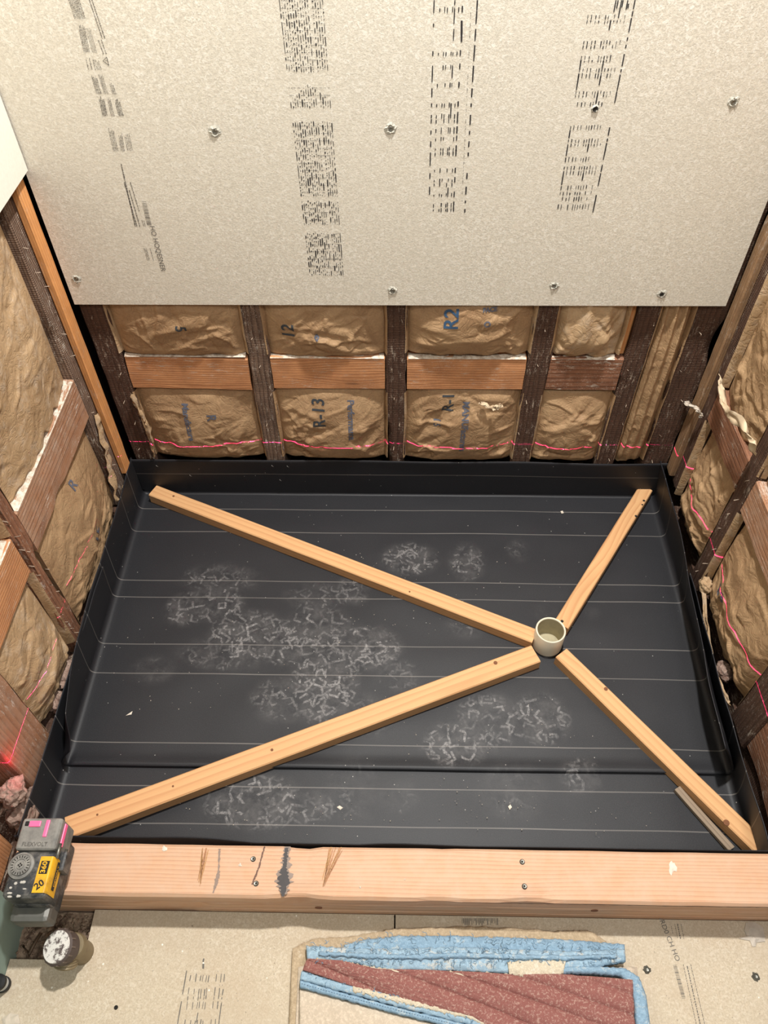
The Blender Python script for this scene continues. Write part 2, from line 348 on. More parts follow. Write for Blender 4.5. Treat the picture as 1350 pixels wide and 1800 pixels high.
# ------------------------------------------------------------------ the setting: shells
def shell(name, lo, hi, mat):
    (x0, y0, z0), (x1, y1, z1) = lo, hi
    V = [(x, y, z) for x in (x0, x1) for y in (y0, y1) for z in (z0, z1)]
    Fc = [(0, 1, 3, 2), (4, 6, 7, 5), (0, 4, 5, 1), (2, 3, 7, 6), (0, 2, 6, 4), (1, 5, 7, 3)]
    return tag(mk(name, V, Fc, mat, None, False, False), kind='structure')
wall_b = shell('wall_back', (-.80, YB+.092, -.03), (.80, YB+.11, 1.9), sheath)
wall_l = shell('wall_left', (XL-.11, .318, -.03), (XL-.092, YB+.092, 1.9), sheath)
wall_r = shell('wall_right', (XR+.092, -.5, -.03), (XR+.11, YB+.092, 1.9), sheath)
floor = shell('floor', (-.9, -.6, -.06), (.9, YB+.11, -.012), flat('subfloor_concrete', (120, 100, 84), .95))
for o in (wall_b, wall_l, wall_r, floor): PW[o.name] = Matrix.Identity(4)
gm = G('green_board'); green = gm.done(gm.mix(gm.noise(gm.obj, 12, 4), lin((160, 178, 164)), lin((140, 160, 148))), .8)
tag(shell('wall_left_front', (-.80, -.6, -.012), (-.630, .314, 1.9), green), label='pale green moisture-resistant drywall at the left end of the curb')

# ------------------------------------------------------------------ framing
def stud(w, a0, a1, z0, z1, mat, d=0, depth=.088, jit=.002, nick=.004, par=None, name='stud', seed=0, lab=None):
    par = par or {'back': wall_b, 'left': wall_l, 'right': wall_r}[w]; am = (a0+a1)/2
    p0, p1 = W(w, am, z0, d), W(w, am, z1, d)
    inward = {'back': Vector((0, -1, 0)), 'left': Vector((1, 0, 0)), 'right': Vector((-1, 0, 0))}[w]
    X = Vector((0, 0, 1)); Y = inward.cross(X)          # X x Y = inward
    o = lumber(name, p0, p1, Y, a1-a0, depth, mat, par, None, jit, .003, nick, seed or int(abs(am)*9999)+1)
    if lab: o['label'] = lab
    return o
def block(w, a0, a1, z0, z1, mat, d=0, depth=.04, par=None, lab=None, jit=.0012, nick=.0025, tilt=0):
    par = par or {'back': wall_b, 'left': wall_l, 'right': wall_r}[w]; zm = (z0+z1)/2
    inward = {'back': Vector((0, -1, 0)), 'left': Vector((1, 0, 0)), 'right': Vector((-1, 0, 0))}[w]
    p0, p1 = W(w, a0, zm, d), W(w, a1, zm+tilt, d); Y = inward.cross((p1-p0).normalized())
    o = lumber('blocking', p0, p1, Y, z1-z0, depth, mat, par, None, jit, .0025, nick, int(abs(a0)*9999)+3)
    if lab: o['label'] = lab
    return o
scuffw = wood('scuffed_brown_lumber', (176, 126, 92), (124, 82, 58), 160, .7, dirt=(190, 166, 146), dirt_amt=.45, scratch=.95, scratch_col=(216, 202, 188), bump=.0010, knots=False)
# back wall
for k, (a0, a1, m_) in enumerate([(-.632, -.579, redw), (-.316, -.270, greyw), (-.027, .018, oldw), (.269, .317, oldw), (.470, .516, oldw), (.578, .646, oldw)]):
    stud('back', a0, a1, -.010, 1.8, oldw if k == 0 else m_, nick=.004+.005*(k == 1), jit=.0018+.002*(k == 1), lab=['dark brown stud in the left corner', 'split weathered grey stud', None, None, None, None][k])
for a0, a1, t in [(-.577, -.318, -.006), (-.269, -.028, 0), (.019, .268, 0), (.318, .469, 0)]:
    block('back', a0, a1, .347, .433, blockw if a1 < .3 else redw, tilt=t, lab='reddish blocking between two dark studs' if a0 > .3 else None)
stud('back', .452, .469, .437, 1.6, furw, d=-.012, depth=.03, name='furring_strip', nick=0, lab='orange furring strip beside the dark stud')
stud('back', .517, .530, .50, 1.6, furw, d=-.020, depth=.03, name='furring_strip', nick=0)
# left wall
stud('left', 1.188, 1.250, .055, 1.8, greyw, jit=.002, nick=.006, lab='weathered grey corner stud, splintered at its foot')
fy0, fy1 = 1.224, 1.258
stud('left', fy0, fy1, .126, 1.3, furw, d=.017, depth=.016, name='furring_strip', jit=.0006, nick=.001, lab='orange furring strip over the corner stud')
stud('left', .790, .834, .050, 1.8, redw, jit=.003, nick=.006)
stud('left', .500, .602, .058, 1.8, scuffw, d=.0, jit=.0018, nick=.004, lab='wide reddish stud lit by the laser')
stud('left', .325, .405, .058, 1.8, blockw, d=-.01, jit=.002, nick=.003)
block('left', .834, 1.188, .338, .444, scuffw, depth=.06, lab='dusty reddish blocking', d=.0)
block('left', .603, .789, .335, .430, blockw, depth=.05)
# right wall
stud('right', 1.205, 1.262, .10, 1.8, oldw, jit=.0015, nick=.003)
stud('right', 1.238, 1.270, .118, 1.5, furold, d=.014, depth=.016, name='furring_strip', jit=.001, nick=.002, lab='dirty tan furring strip over the right corner stud')
stud('right', .955, 1.003, .05, 1.8, oldw, jit=.0018, nick=.004)
stud('right', .600, .672, .05, 1.8, oldw, jit=.0018, nick=.003)
stud('right', .330, .380, .05, 1.8, redw)
block('right', 1.004, 1.204, .330, .412, redw, depth=.05, lab='reddish blocking scuffed with white')
block('right', .673, .954, .325, .412, scuffw, depth=.05)
block('right', .381, .599, .062, .190, redw, depth=.05, d=-.004, lab='dark stained blocking low beside the liner')
block('right', .381, .599, .195, .300, oldw, depth=.05, d=-.018)
for w, par, a0, a1 in (('back', wall_b, -.65, .65), ('left', wall_l, .33, 1.27), ('right', wall_r, .33, 1.27)):
    p0, p1 = W(w, a0, .02, -.012), W(w, a1, .02, -.012); inw = {'back': Vector((0, -1, 0)), 'left': Vector((1, 0, 0)), 'right': Vector((-1, 0, 0))}[w]
    lumber('bottom_plate', p0, p1, inw.cross((p1-p0).normalized()), .05, .07, oldw, par, 30, .001)

nailm = bpy.data.materials.new('old_nail'); nailm.use_nodes = True; nailm.node_tree.nodes['Principled BSDF'].inputs['Base Color'].default_value = lin((176, 156, 136)); nailm.node_tree.nodes['Principled BSDF'].inputs['Roughness'].default_value = .6
rn = random.Random(12)
def nail(w, par, a, z, d0=0.0):
    L = rn.uniform(.004, .010); p = W(w, a, z, d0-.003); q = W(w, a+rn.uniform(-.004, .004), z+rn.uniform(-.003, .003), d0+L)
    tube('nail', [p, q, q+Vector((0, 0, rn.uniform(-.003, .001)))], [.0007, .0007, .0012], nailm, par, 5)
for i in range(16): nail('left', wall_l, rn.uniform(.795, .830), .07+i*.027+rn.uniform(-.006, .006))
for i in range(12): nail('left', wall_l, rn.uniform(1.195, 1.222), .18+i*.05+rn.uniform(-.01, .01))
for a in (-.605, -.29, -.005, .29, .495, .605):
    for i in range(5): nail('back', wall_b, a+rn.uniform(-.014, .014), .15+.09*i+rn.uniform(-.03, .03))
for i in range(7): nail('right', wall_r, rn.uniform(.96, .998), .09+i*.05+rn.uniform(-.01, .01))
# ------------------------------------------------------------------ backer boards with screws and print
def slab(name, P, nrm, t, mat, parent):      # P: 4 corners of the visible face, body goes back by t
    P = [Vector(p) for p in P]; n_ = Vector(nrm); Q = [p-n_*t for p in P]
    o = mk(name, P+Q, [(0, 1, 2, 3), (7, 6, 5, 4), (0, 4, 5, 1), (1, 5, 6, 2), (2, 6, 7, 3), (3, 7, 4, 0)], mat, parent, False, False)
    o.data.materials.append(boardedge)
    for i, p in enumerate(o.data.polygons): p.material_index = 0 if i == 0 else 1
    return o
BY = YB-.014
bb = slab('backer_board', [(-.632, BY, .571), (.628, BY, .573), (.632, BY, 1.8), (-.632, BY, 1.8)], (0, -1, 0), .0127, board, wall_b)
bb['label'] = 'speckled grey cement backer board printed with black dashes'
lb = slab('backer_board', [(XL+.030, BY-.003, .838), (XL+.030, 0.3, .838), (XL+.030, 0.3, 1.8), (XL+.030, BY-.003, 1.8)], (1, 0, 0), .012, whiteb, wall_l)
lb['label'] = 'bright white backer board corner at the upper left'
def bmx(*a): return a
def screw(parent, p, nrm, r=.0045, crater=True, name='screw', dark=False):
    M = frame(p, nrm)
    o = lathe(name, M, [(r, -.001), (r, .0006), (r*.85, .0012), (r*.45, .0009), (r*.4, .0002), (.0002, .0001)], steel if not dark else darkhole, parent, 14, True, True)
    return o
def crater(parent, p, nrm, r, mat, seed):
    rn = random.Random(seed); M = frame(p, nrm); V = [(0, 0, .0004)]; n = 18
    for rr, z in ((r*.55, .0006), (r*.8, .0022), (r*1.25, .0004)):
        for k in range(n):
            q = rr*(1+rn.uniform(-.22, .22)); V.append((q*math.cos(6.283*k/n), q*math.sin(6.283*k/n), z*(rn.uniform(.4, 1.3))))
    Fc = [(0, 1+k, 1+(k+1) % n) for k in range(n)]
    for a in range(2): Fc += [(1+a*n+k, 1+(a+1)*n+k, 1+(a+1)*n+(k+1) % n, 1+a*n+(k+1) % n) for k in range(n)]
    me = bpy.data.meshes.new('burr'); me.from_pydata(V, [], Fc); me.materials.append(mat); o = bpy.data.objects.new('burr', me); S.collection.objects.link(o); o.matrix_basis = M; PW[o.name] = M.copy(); setp(o, parent)
craterm = flat('torn_board_face', (206, 202, 188), .9)
for i, (px, py) in enumerate([(378, 231), (687, 226), (690, 511), (1046, 191), (1289, 179), (974, 502), (1163, 517), (134, 490)]):
    p = at(px, py, 1, BY); crater(bb, p, (0, -1, 0), .0075 if i != 3 else .005, craterm, i)
    screw(bb, p+Vector((0, -.0006, 0)), (0, -1, 0), .0040 if i != 3 else .0048, dark=(i in (3, 6)))
p = at(5, 276, 0, XL+.030); screw(lb, p, (1, 0, 0), .0045, dark=True)

class Print:
    def __init__(s, plane): s.V, s.F, s.pl = [], [], plane
    def P(s, x, y):
        p = at(x, y, *s.pl[:2]); return p + s.pl[2]
    def seg(s, x0, y0, x1, y1, w=1.3, rag=True):
        d = Vector((x1-x0, y1-y0)); L = d.length
        if L < .01: return
        n = Vector((-d.y, d.x))/L*w/2; b = len(s.V); j = lambda: random.uniform(-.15, .15)*w if rag else 0
        s.V += [s.P(x0+n.x+j(), y0+n.y), s.P(x0-n.x, y0-n.y+j()), s.P((x0+x1)/2-n.x*1.15, (y0+y1)/2-n.y), s.P(x1-n.x*.8+j(), y1-n.y), s.P(x1+n.x, y1+n.y+j()), s.P((x0+x1)/2+n.x*1.15, (y0+y1)/2+n.y)]
        s.F.append((b, b+1, b+2, b+3, b+4, b+5))
    def out(s, name, mat, parent):
        return mk(name, s.V, s.F, mat, parent, False, False) if s.F else None
PB = (1, BY, Vector((0, -.0004, 0)))
# column 3 (reads off crop coordinates /4.738)
pr = Print(PB); k3 = 4.738
def l3(a, b, cy): return (730+(a+(b-a)*cy/1750)/k3, cy/k3)
def seg3(a, b, c0, c1, w=1.6): (x0, y0), (x1, y1) = l3(a, b, c0), l3(a, b, c1); pr.seg(x0, y0, x1, y1, w)
inner = [(207, 150), (248, 197), (270, 215), (314, 253), (330, 266), (365, 297), (395, 318)]
for c0, c1 in [(60, 105), (430, 465), (542, 580), (690, 725), (858, 890), (950, 985), (990, 1025), (1065, 1110), (1145, 1172), (1228, 1255), (1262, 1295), (1405, 1435), (1490, 1515), (1520, 1552), (1612, 1637), (1692, 1725), (1735, 1765)]:
    for i, (a, b) in enumerate(inner):
        if random.random() < .9: seg3(a, b, c0+(8 if i == 0 else random.uniform(-6, 6))-(14 if i == 6 else 0), c1+random.uniform(-5, 5), 1.2+.6*(i == 6)+random.uniform(0, .5))
for c in [(0, 110), (195, 225), (425, 465), (545, 685), (735, 810), (860, 890), (955, 985), (990, 1025), (1085, 1120), (1175, 1225), (1270, 1380), (1440, 1490), (1555, 1620)]: seg3(157, 115, *c, 1.9)
for c in [(0, 88), (92, 200), (240, 340), (375, 510), (545, 685), (735, 810), (860, 890), (955, 1040), (1090, 1120), (1175, 1225), (1270, 1300), (1440, 1490), (1555, 1620), (1670, 1690), (1740, 1770)]: seg3(518, 413, *c, 2.2)
for c in [(0, 40), (75, 200), (240, 340), (550, 650), (860, 970), (1560, 1640)]: seg3(330, 266, *c, 1.8)
seg3(388, 375, 170, 350, 3.2)
for i in range(90):
    c = random.uniform(40, 1700); seg3(468, 385, c, c+6, .7)
# column 4
k4 = 4.7375
def l4(off, cy): return (970+(270-(cy-330)*.156+off*(1-(cy-330)*.00012))/k4, cy/k4)
def seg4(off, c0, c1, w=1.5):
    (x0, y0), (x1, y1) = l4(off, c0), l4(off, c1); pr.seg(x0, y0, x1, y1, w)
for c0, c1 in [(125, 160), (172, 192), (340, 372), (378, 405), (465, 497), (502, 520), (570, 600), (612, 650), (762, 785), (790, 812), (850, 890), (1045, 1080), (1160, 1190), (1200, 1220), (1310, 1345), (1385, 1415), (1422, 1458), (1547, 1580), (1600, 1625), (1642, 1672), (1705, 1745)]:
    for i, off in enumerate((0, 30, 66, 95, 145, 168, 192, 217, 246, 272, 302)):
        if random.random() < (.93 if i < 8 else .75): seg4(off, c0+random.uniform(-5, 5)-(4 if i > 5 else 0), c1+random.uniform(-6, 6)-(6 if i > 6 else 0), random.uniform(.9, 1.7) if i < 9 else .8)
for c in [(410, 412), (500, 580), (612, 750), (1085, 1150), (1212, 1300), (1425, 1540)]: seg4(0, *c, 2.0)
for c in [(170, 250), (502, 572), (632, 710), (770, 862), (1200, 1262), (1442, 1502)]: seg4(192, *c, 2.1)
for c in [(0, 75), (90, 135), (150, 268), (310, 340), (372, 400), (450, 550), (575, 600), (620, 758), (762, 858), (1060, 1130), (1152, 1180), (1190, 1330), (1372, 1430), (1442, 1550), (1622, 1770)]: seg4(358, *c, 2.0)
for off, c0, c1 in [(205, 0, 100), (222, 0, 70), (250, 0, 150), (262, 0, 60), (300, 0, 80), (312, 30, 70)]: seg4(off, c0, c1, 2.0)
# column 2: dot-matrix letters
def seg2(t, y0, y1, w=1.1):
    f = lambda y: 491+y*.112 + t*((567+y*.075)-(491+y*.112)); pr.seg(f(y0), y0, f(y1), y1, w)
rn = random.Random(11)
for gy0, gy1, shp in [(-20, 128, 'r'), (146, 190, 'A'), (213, 345, 'm'), (352, 395, 'T'), (408, 484, 'E')]:
    for i in range(18):
        t = i/17
        if i in (12,): continue
        y = gy0+(rn.uniform(0, 6)); lo, hi = gy0, gy1
        if shp == 'A': lo = gy0+abs(t-.5)*56
        if shp == 'r': hi = gy1-8*abs(t-.5)
        while y < hi:
            if y >= lo:
                L = rn.choice([1.2, 1.2, 2, 3, 5, 9, 13]); 
                if i in (0, 17): L *= 1.8
                seg2(t, y, min(hi, y+L), rn.choice([.8, .9, 1.2, 1.6] if i not in (4, 5, 13) else [1.4, 2.0]))
                y += L
            y += rn.uniform(2.5, 8)
    nrow = int((gy1-gy0)/13)
    for r in range(nrow):
        for i in range(36):
            if rn.random() < .55: yy = gy0+8+r*13; seg2(i/35, yy, yy+1.1, 1.0)
pr.out('printed_letters', ink, bb)
# column 1: fine print
pr = Print(PB); rn = random.Random(5)
def fine(x0, y0, x1, y1, n, wid, w=.75, gap=.25):
    for i in range(n):
        ox = wid*i/max(1, n-1); y = y0+rn.uniform(0, (y1-y0)*gap)
        while y < y1:
            L = rn.uniform(1.5, 6); e = min(y1, y+L); f = lambda q: x0+ox+(x1-x0)*(q-y0)/(y1-y0)
            pr.seg(f(y), y, f(e), e, w*rn.uniform(.7, 1.3)); y = e+rn.uniform(.5, 1.2)
fine(118, -10, 132, 33, 9, 18); fine(154, -10, 180, 68, 2, 4.5, 1.1, 0); fine(173, 70, 182, 95, 2, 5, 1.0, 0)
fine(137, 43, 148, 92, 6, 10); fine(151, 48, 163, 93, 4, 7, .5); fine(150, 98, 156, 123, 3, 12); fine(165, 104, 172, 123, 4, 7, .5)
fine(160, 130, 170, 165, 5, 8); fine(173, 130, 184, 165, 4, 6, .6); fine(192, 144, 199, 166, 3, 5)
fine(173, 168, 181, 204, 6, 8); fine(188, 172, 196, 204, 4, 5, .55); fine(201, 173, 209, 204, 6, 8)
fine(190, 223, 200, 266, 5, 8, .6); fine(208, 233, 213, 266, 5, 6, .5); fine(218, 232, 225, 265, 4, 8)
fine(213, 288, 238, 398, 1, 0, 1.6, 0); fine(217, 316, 241, 398, 2, 5, 1.3); fine(229, 320, 245, 372, 1, 1, 1.0, 0); fine(249, 385, 253, 398, 2, 3, .8)
fine(252, 432, 259, 457, 3, 4, .6); fine(262, 430, 270, 458, 1, 3, .7)
for i in range(17):                                                    # bar code
    y = 354+i*2.55+rn.uniform(-.4, .4); x = 249+(y-354)*.23; pr.seg(x, y, x+8, y+.4, rn.choice([.6, 1.0, 1.6]), False)
for (a, b, c, d) in [(187.5, 100, 181, 107), (181, 107, 191.5, 115), (191.5, 115, 187.5, 100), (184.5, 107, 189, 106.5)]: pr.seg(a, b, c, d, .9, False)
pr.out('fine_print', inkgrey, bb)

# lettering helpers
def text_mesh(s, size, bold=0.0):
    cu = bpy.data.curves.new('t', 'FONT'); cu.body = s; cu.size = size; cu.align_x = 'CENTER'; cu.align_y = 'CENTER'; cu.offset = bold; cu.resolution_u = 3
    o = bpy.data.objects.new('t', cu); S.collection.objects.link(o); bpy.context.view_layer.update()
    ev = o.evaluated_get(bpy.context.evaluated_depsgraph_get()); me = bpy.data.meshes.new_from_object(ev)
    bpy.data.objects.remove(o); return me
def lettering(s, size, place, mat, parent, name='lettering', rot=0.0, cut=0.006, bold=0.0, sx_=1.0):
    """place(x, y) -> world point"""
    me = text_mesh(s, size, bold); bm = bmesh.new(); bm.from_mesh(me)
    ca, sa = math.cos(rot), math.sin(rot)
    for v in bm.verts: x, y = v.co.x*sx_, v.co.y; v.co = Vector((x*ca-y*sa, x*sa+y*ca, 0))
    if cut and bm.verts:
        for ax in (0, 1):
            lo, hi = min(v.co[ax] for v in bm.verts), max(v.co[ax] for v in bm.verts); q = lo+cut; n_ = Vector((1, 0, 0)) if ax == 0 else Vector((0, 1, 0))
            while q < hi:
                bmesh.ops.bisect_plane(bm, geom=bm.verts[:]+bm.edges[:]+bm.faces[:], plane_co=n_*q, plane_no=n_); q += cut
    for v in bm.verts: v.co = place(v.co.x, v.co.y)
    return bmobj(name, bm, mat, parent)
p0 = at(277, 438, 1, BY-.0006); lettering('HO HOQESNER', .013, lambda x, y: Vector((p0.x+x, BY-.0006, p0.z+y)), inkgrey, bb, rot=math.radians(-90), cut=0)

# ------------------------------------------------------------------ insulation batts
def batt(w, a0, a1, z0, z1, seed, label, bulge=.030, rec=.016, crum=1.0, edge_lo=0, edge_hi=0, mat=paper, texts=(), res=.0024, folds=0, side='', flap=True):
    na, nz = max(8, int((a1-a0)/res)), max(8, int((z1-z0)/res)); rn = random.Random(seed)
    drx = rn.uniform(.6, 1.6); fd = rn.uniform(-.6, .6)
    segs = []
    area_ = (a1-a0)*(z1-z0)
    for _ in range(min(220, int(area_*1500*(.5+.5*crum)))):
        big_ = rn.random() < .16; vz = rn.random()**1.5
        th = rn.gauss(.5, .5) if rn.random() < .55 else rn.uniform(0, 3.14)
        wd_ = rn.uniform(.016, .034) if big_ else rn.uniform(.0045, .012); L_ = wd_*rn.uniform(2.2, 6)
        segs.append((a0+(a1-a0)*rn.uniform(.03, .97), z0+(z1-z0)*vz, math.cos(th), math.sin(th), wd_, L_, crum*wd_*(rn.uniform(.10, .20) if big_ else rn.uniform(.14, .38))*(1 if rn.random() < .6 else -.8), rn.uniform(-.6, .6)))
    def crease(a, z):
        h = 0
        for ca, cz, cx_, sx__, wd_, L_, hh, sk in segs:
            da = a-ca; dz = z-cz
            if da > L_ or da < -L_ or dz > L_ or dz < -L_: continue
            t = da*cx_+dz*sx__; d = -da*sx__+dz*cx_; d += sk*abs(t)*.5; ta = 1-abs(t)/L_
            if ta <= 0: continue
            w_ = wd_*(1 if d*sk > 0 else .45)
            q = 1-abs(d)/w_
            if q > 0: h += hh*q*min(1, ta*1.6)
        return h
    def dep(a, z):
        u, v = (a-a0)/(a1-a0), (z-z0)/(z1-z0); uc, vc = min(1, max(0, u)), min(1, max(0, v))
        vq = min(1, max(0, .05+.90*vc))**.72; pil = (math.sin(math.pi*uc)**.5) * (.15+.85*math.sin(math.pi*vq)**.8)
        P = Vector((a*drx*10+seed*3.1, z*10+fd*a*10, seed*.7))
        wp = noise.noise(P*.5)*.6; Pw = P+Vector((wp, -wp, 0))
        d1 = noise.voronoi(Pw*.85)[0]; c1 = d1[1]-d1[0]
        d2 = noise.voronoi(Pw*2.3+Vector((4, 4, 4)))[0]; c2 = d2[1]-d2[0]
        rid = 1-abs(noise.noise(Pw*Vector((1.1, .6, 1)).x if False else Pw*1.2))*2
        big = noise.noise(P*.55+Vector((7, 1, 3)))
        lowz = .45+.95*(1-vc)                      # more crumpled towards the bottom
        env = min(1, min(uc, 1-uc)*9, min(vc, 1-vc)*9+.25)
        h = env*(crum*lowz*(.0060*(c1-.28)+.0016*(c2-.25)) + crease(a, z)*lowz) + .008*big*env
        if folds:
            h += folds*env*(.5+.5*math.sin((uc*3.2+.5*noise.noise(P*.4))*6.28))**2
        q = -rec + bulge*pil + h
        lim = .018 if vc > .25 else .001+.017*max(0, vc)/.25
        return q if q < lim-.004 else lim-.004+.004*math.tanh((q-lim+.004)/.004)
    def f(s, t):
        a = a0+(a1-a0)*s; z = z0+(z1-z0)*t
        if edge_lo: z += edge_lo*(1-t)**2*N((a*30, seed, 0), 1, seed)*2
        if edge_hi: z += edge_hi*t**2*N((a*30, seed, 5), 1, seed)*2
        return W(w, a, z, dep(a, z))
    loc = W(w, (a0+a1)/2, z0, -rec)
    root = thing('insulation_batt', loc, label, 'insulation', 'kraft-faced insulation batts between the studs')
    inward = {'back': Vector((0, .05, 0)), 'left': Vector((-.05, 0, 0)), 'right': Vector((.05, 0, 0))}[w]
    facing = grid(na, nz, f, 'kraft_facing', mat, root, True, 0, False, closed=inward)
    if flap:                                   # folded stapling flanges along the studs
        for sgn, aa in ((1, a0), (-1, a1)):
            if side and ((sgn == 1) != (side == 'l')): continue
            so = rn.random()*20; fl_m = paper2 if rn.random() < .7 else paper
            def ff(s, t, aa=aa, sgn=sgn, so=so):
                z = z0+.004+(z1-z0-.008)*s; k = N((z*22, 0, 0), 1, so); wid = .003+.005*max(0, N((z*7, 3, 1), 1, so))
                return W(w, aa+sgn*(-.004*(1-t)+wid*t+.0015*k), z, .0015-.016*t*t+.003*k*t)
            grid(max(6, int((z1-z0)/.006)), 4, ff, 'stapling_flange', fl_m, root, True, 0, False)
    for (s, size, a, z, rot, m_, nm) in texts:
        def place(x, y, a=a, z=z):
            aa = a + (x if w != 'right' else x); 
            if w == 'left': aa = a + x
            if w == 'right': aa = a - x
            zz = z+y; return W(w, aa, zz, dep(aa, zz)+.0011)
        lettering(s, size, place, m_, facing, nm, rot, .006, .0006)
    return root, dep
D90 = math.radians(90)
batt('back', -.579, -.316, .438, .62, 1, 'kraft-faced batt above blocking, leftmost bay of the back wall, stamped 5', edge_lo=.004, bulge=.030, crum=.8, texts=[('5', .030, -.438, .512, -D90, inkdark, 'printed_number')])
batt('back', -.270, -.027, .437, .62, 2, 'kraft-faced batt above blocking, second bay from left, stamped 12', edge_lo=.003, bulge=.030, crum=.8, texts=[('12', .036, -.222, .502, D90, inkdark, 'printed_number'), ('◊', .02, -.165, .492, 0, inkfade, 'printed_mark')])
batt('back', .018, .269, .442, .62, 3, 'kraft-faced batt above blocking, middle bay, with blue R2 print', edge_lo=.006, bulge=.034, texts=[('R2', .040, .105, .540, D90, inkblue, 'printed_number'), ('○', .016, .175, .530, 0, inkfade, 'printed_mark'), ('FACE', .012, .178, .56, 0, inkfade, 'printed_mark')])
batt('back', .317, .452, .440, .62, 4, 'short batt with gathered white-edged paper above the reddish blocking', edge_lo=.006, folds=.006, bulge=.026, mat=paper2)
batt('back', -.579, -.316, .132, .340, 5, 'crumpled kraft batt low in the leftmost bay, above the black liner', edge_lo=.003, texts=[('Manufacture', .020, -.475, .255, -D90, inkfade, 'printed_word'), ('R', .03, -.42, .27, -D90, inkfade, 'printed_number')])
batt('back', -.270, -.027, .132, .343, 6, 'crumpled kraft batt below blocking reading Performance', edge_lo=.003, bulge=.032, crum=1.25, texts=[('R-13', .040, -.175, .285, D90, inkdark, 'printed_number'), ('Performance', .021, -.105, .262, -D90, inkfade, 'printed_word')])
batt('back', .018, .269, .130, .343, 7, 'torn crumpled kraft batt below blocking reading MANUFacturers', edge_lo=.003, bulge=.034, crum=1.3, texts=[('R-1', .036, .112, .312, D90, inkdark, 'printed_number'), ('MANUFacturers', .021, .150, .245, -D90, inkfade, 'printed_word'), ('15', .022, .088, .255, -D90, inkfade, 'printed_number')])
batt('back', .317, .470, .130, .338, 8, 'crumpled unprinted kraft batt under the reddish blocking', edge_lo=.004, bulge=.034, crum=1.3)
batt('back', .516, .578, .130, .62, 9, 'narrow full-height crumpled kraft strip near the right corner', edge_lo=.006, bulge=.026, rec=.018, crum=.55, folds=.012)
# left wall bays
batt('left', .835, 1.188, .446, 1.3, 10, 'tall kraft batt with wavy grid print, upper left wall', bulge=.036, rec=.022, edge_lo=.012, crum=.6, side='l', res=.0042, mat=paper2)
batt('left', .835, 1.188, .075, .336, 11, 'bulging kraft batt below the long left blocking, beside the liner', bulge=.034, rec=.024, crum=.75, side='l', edge_lo=.012, edge_hi=.004, texts=[('R', .035, 1.03, .30, 0, inkfade, 'printed_number'), ('15', .04, 1.02, .15, .5, inkfade, 'printed_number')])
batt('left', .603, .789, .432, 1.2, 12, 'kraft batt above the short left blocking, between two reddish studs', bulge=.02, rec=.02, mat=paper2, res=.004)
batt('left', .603, .789, .085, .334, 13, 'kraft batt with gridded paper behind the laser line at lower left', bulge=.034, rec=.024, crum=.9, edge_lo=.014, edge_hi=.004, mat=paper2)
# right wall bays
batt('right', 1.004, 1.204, .415, 1.2, 14, 'large smooth kraft batt above the right blocking', bulge=.026, rec=.02, crum=.8, edge_lo=.012, res=.004)
batt('right', 1.004, 1.204, .085, .328, 15, 'kraft batt in the right corner with a white torn edge', bulge=.036, rec=.026, crum=1.3, edge_lo=.008, folds=.006)
batt('right', .673, .954, .415, 1.2, 16, 'kraft batt above the lower right blocking, at the frame edge', bulge=.026, rec=.02, crum=.8, res=.004)
batt('right', .673, .954, .085, .322, 17, 'bulging kraft batt crossed by the laser line on the right wall', bulge=.036, rec=.026, crum=1.0, edge_lo=.012, folds=.006, texts=[('R13', .03, .87, .17, .4, inkfade, 'printed_number')])
batt('right', .381, .599, .305, 1.0, 18, 'kraft batt above the dark low blocking near the curb', bulge=.02, rec=.03, res=.005)

# torn paper curls and dust
def curl(w, pts, wid, label_, mat, parent, seed):
    rn = random.Random(seed); n = len(pts)-1
    def f(s, t):
        q = s*n; i = min(n-1, int(q)); k = q-i; A, B = pts[i], pts[i+1]
        a, z, d = [A[j]+(B[j]-A[j])*k for j in range(3)]
        e = (1-.6*abs(2*s-1)**4)*(1+.45*N((s*6, 2, seed), 1, seed))
        return W(w, a+1.7*wid*e*(t-.5)+.006*N((s*9, t*3, seed), 1), z+.003*N((s*12, t*5, seed+3), 1), d+.004*math.sin(t*math.pi)+.010*N((s*9, t*3, seed+5), 1))
    return grid(26, 6, f, label_, mat, parent, True, 0, False)
def wall_scrap(w, pts, wid, mat, label, seed, name='torn_paper', cat='paper scrap'):
    o = curl(w, pts, wid, name, mat, None, seed)
    return tag(o, label, cat)
a, z = wpx('right', 1205, 703, .02); a2, z2 = wpx('right', 1228, 720, .02); a3, z3 = wpx('right', 1248, 790, .02)
wall_scrap('right', [(a, z, .022), ((a+a2)/2, (z+z2)/2, .024), (a2, z2, .018), (a2-.006, z2-.014, .010)], .009, dustm, 'white curl of torn paper sticking out at the right corner', 31)
a, z = wpx('right', 1258, 660, .02); a2, z2 = wpx('right', 1275, 720, .03); a3, z3 = wpx('right', 1315, 795, .03)
wall_scrap('right', [(a, z, .01), (a2, z2, .03), (a3+.02, z3+.03, .03), (a3, z3, .018)], .036, tornp, 'long pale torn paper edge folded over the right blocking', 32)
a, z = wpx('left', 172, 728, .01); a2, z2 = wpx('left', 190, 800, .01); a3, z3 = wpx('left', 208, 880, .01)
wall_scrap('left', [(a, z, .004), (a2, z2, .008), (a3, z3, .006)], .014, paper2, 'crumpled brown paper edge hanging along the left corner stud', 33)
a, z = wpx('back', 232, 690, .0); a2, z2 = wpx('back', 262, 745); a3, z3 = wpx('back', 272, 800)
wall_scrap('back', [(a, z, .004), (a2, z2, .010), (a3, z3, .004)], .006, paper2, 'thin torn paper edge at the foot of the back wall, left corner', 34)
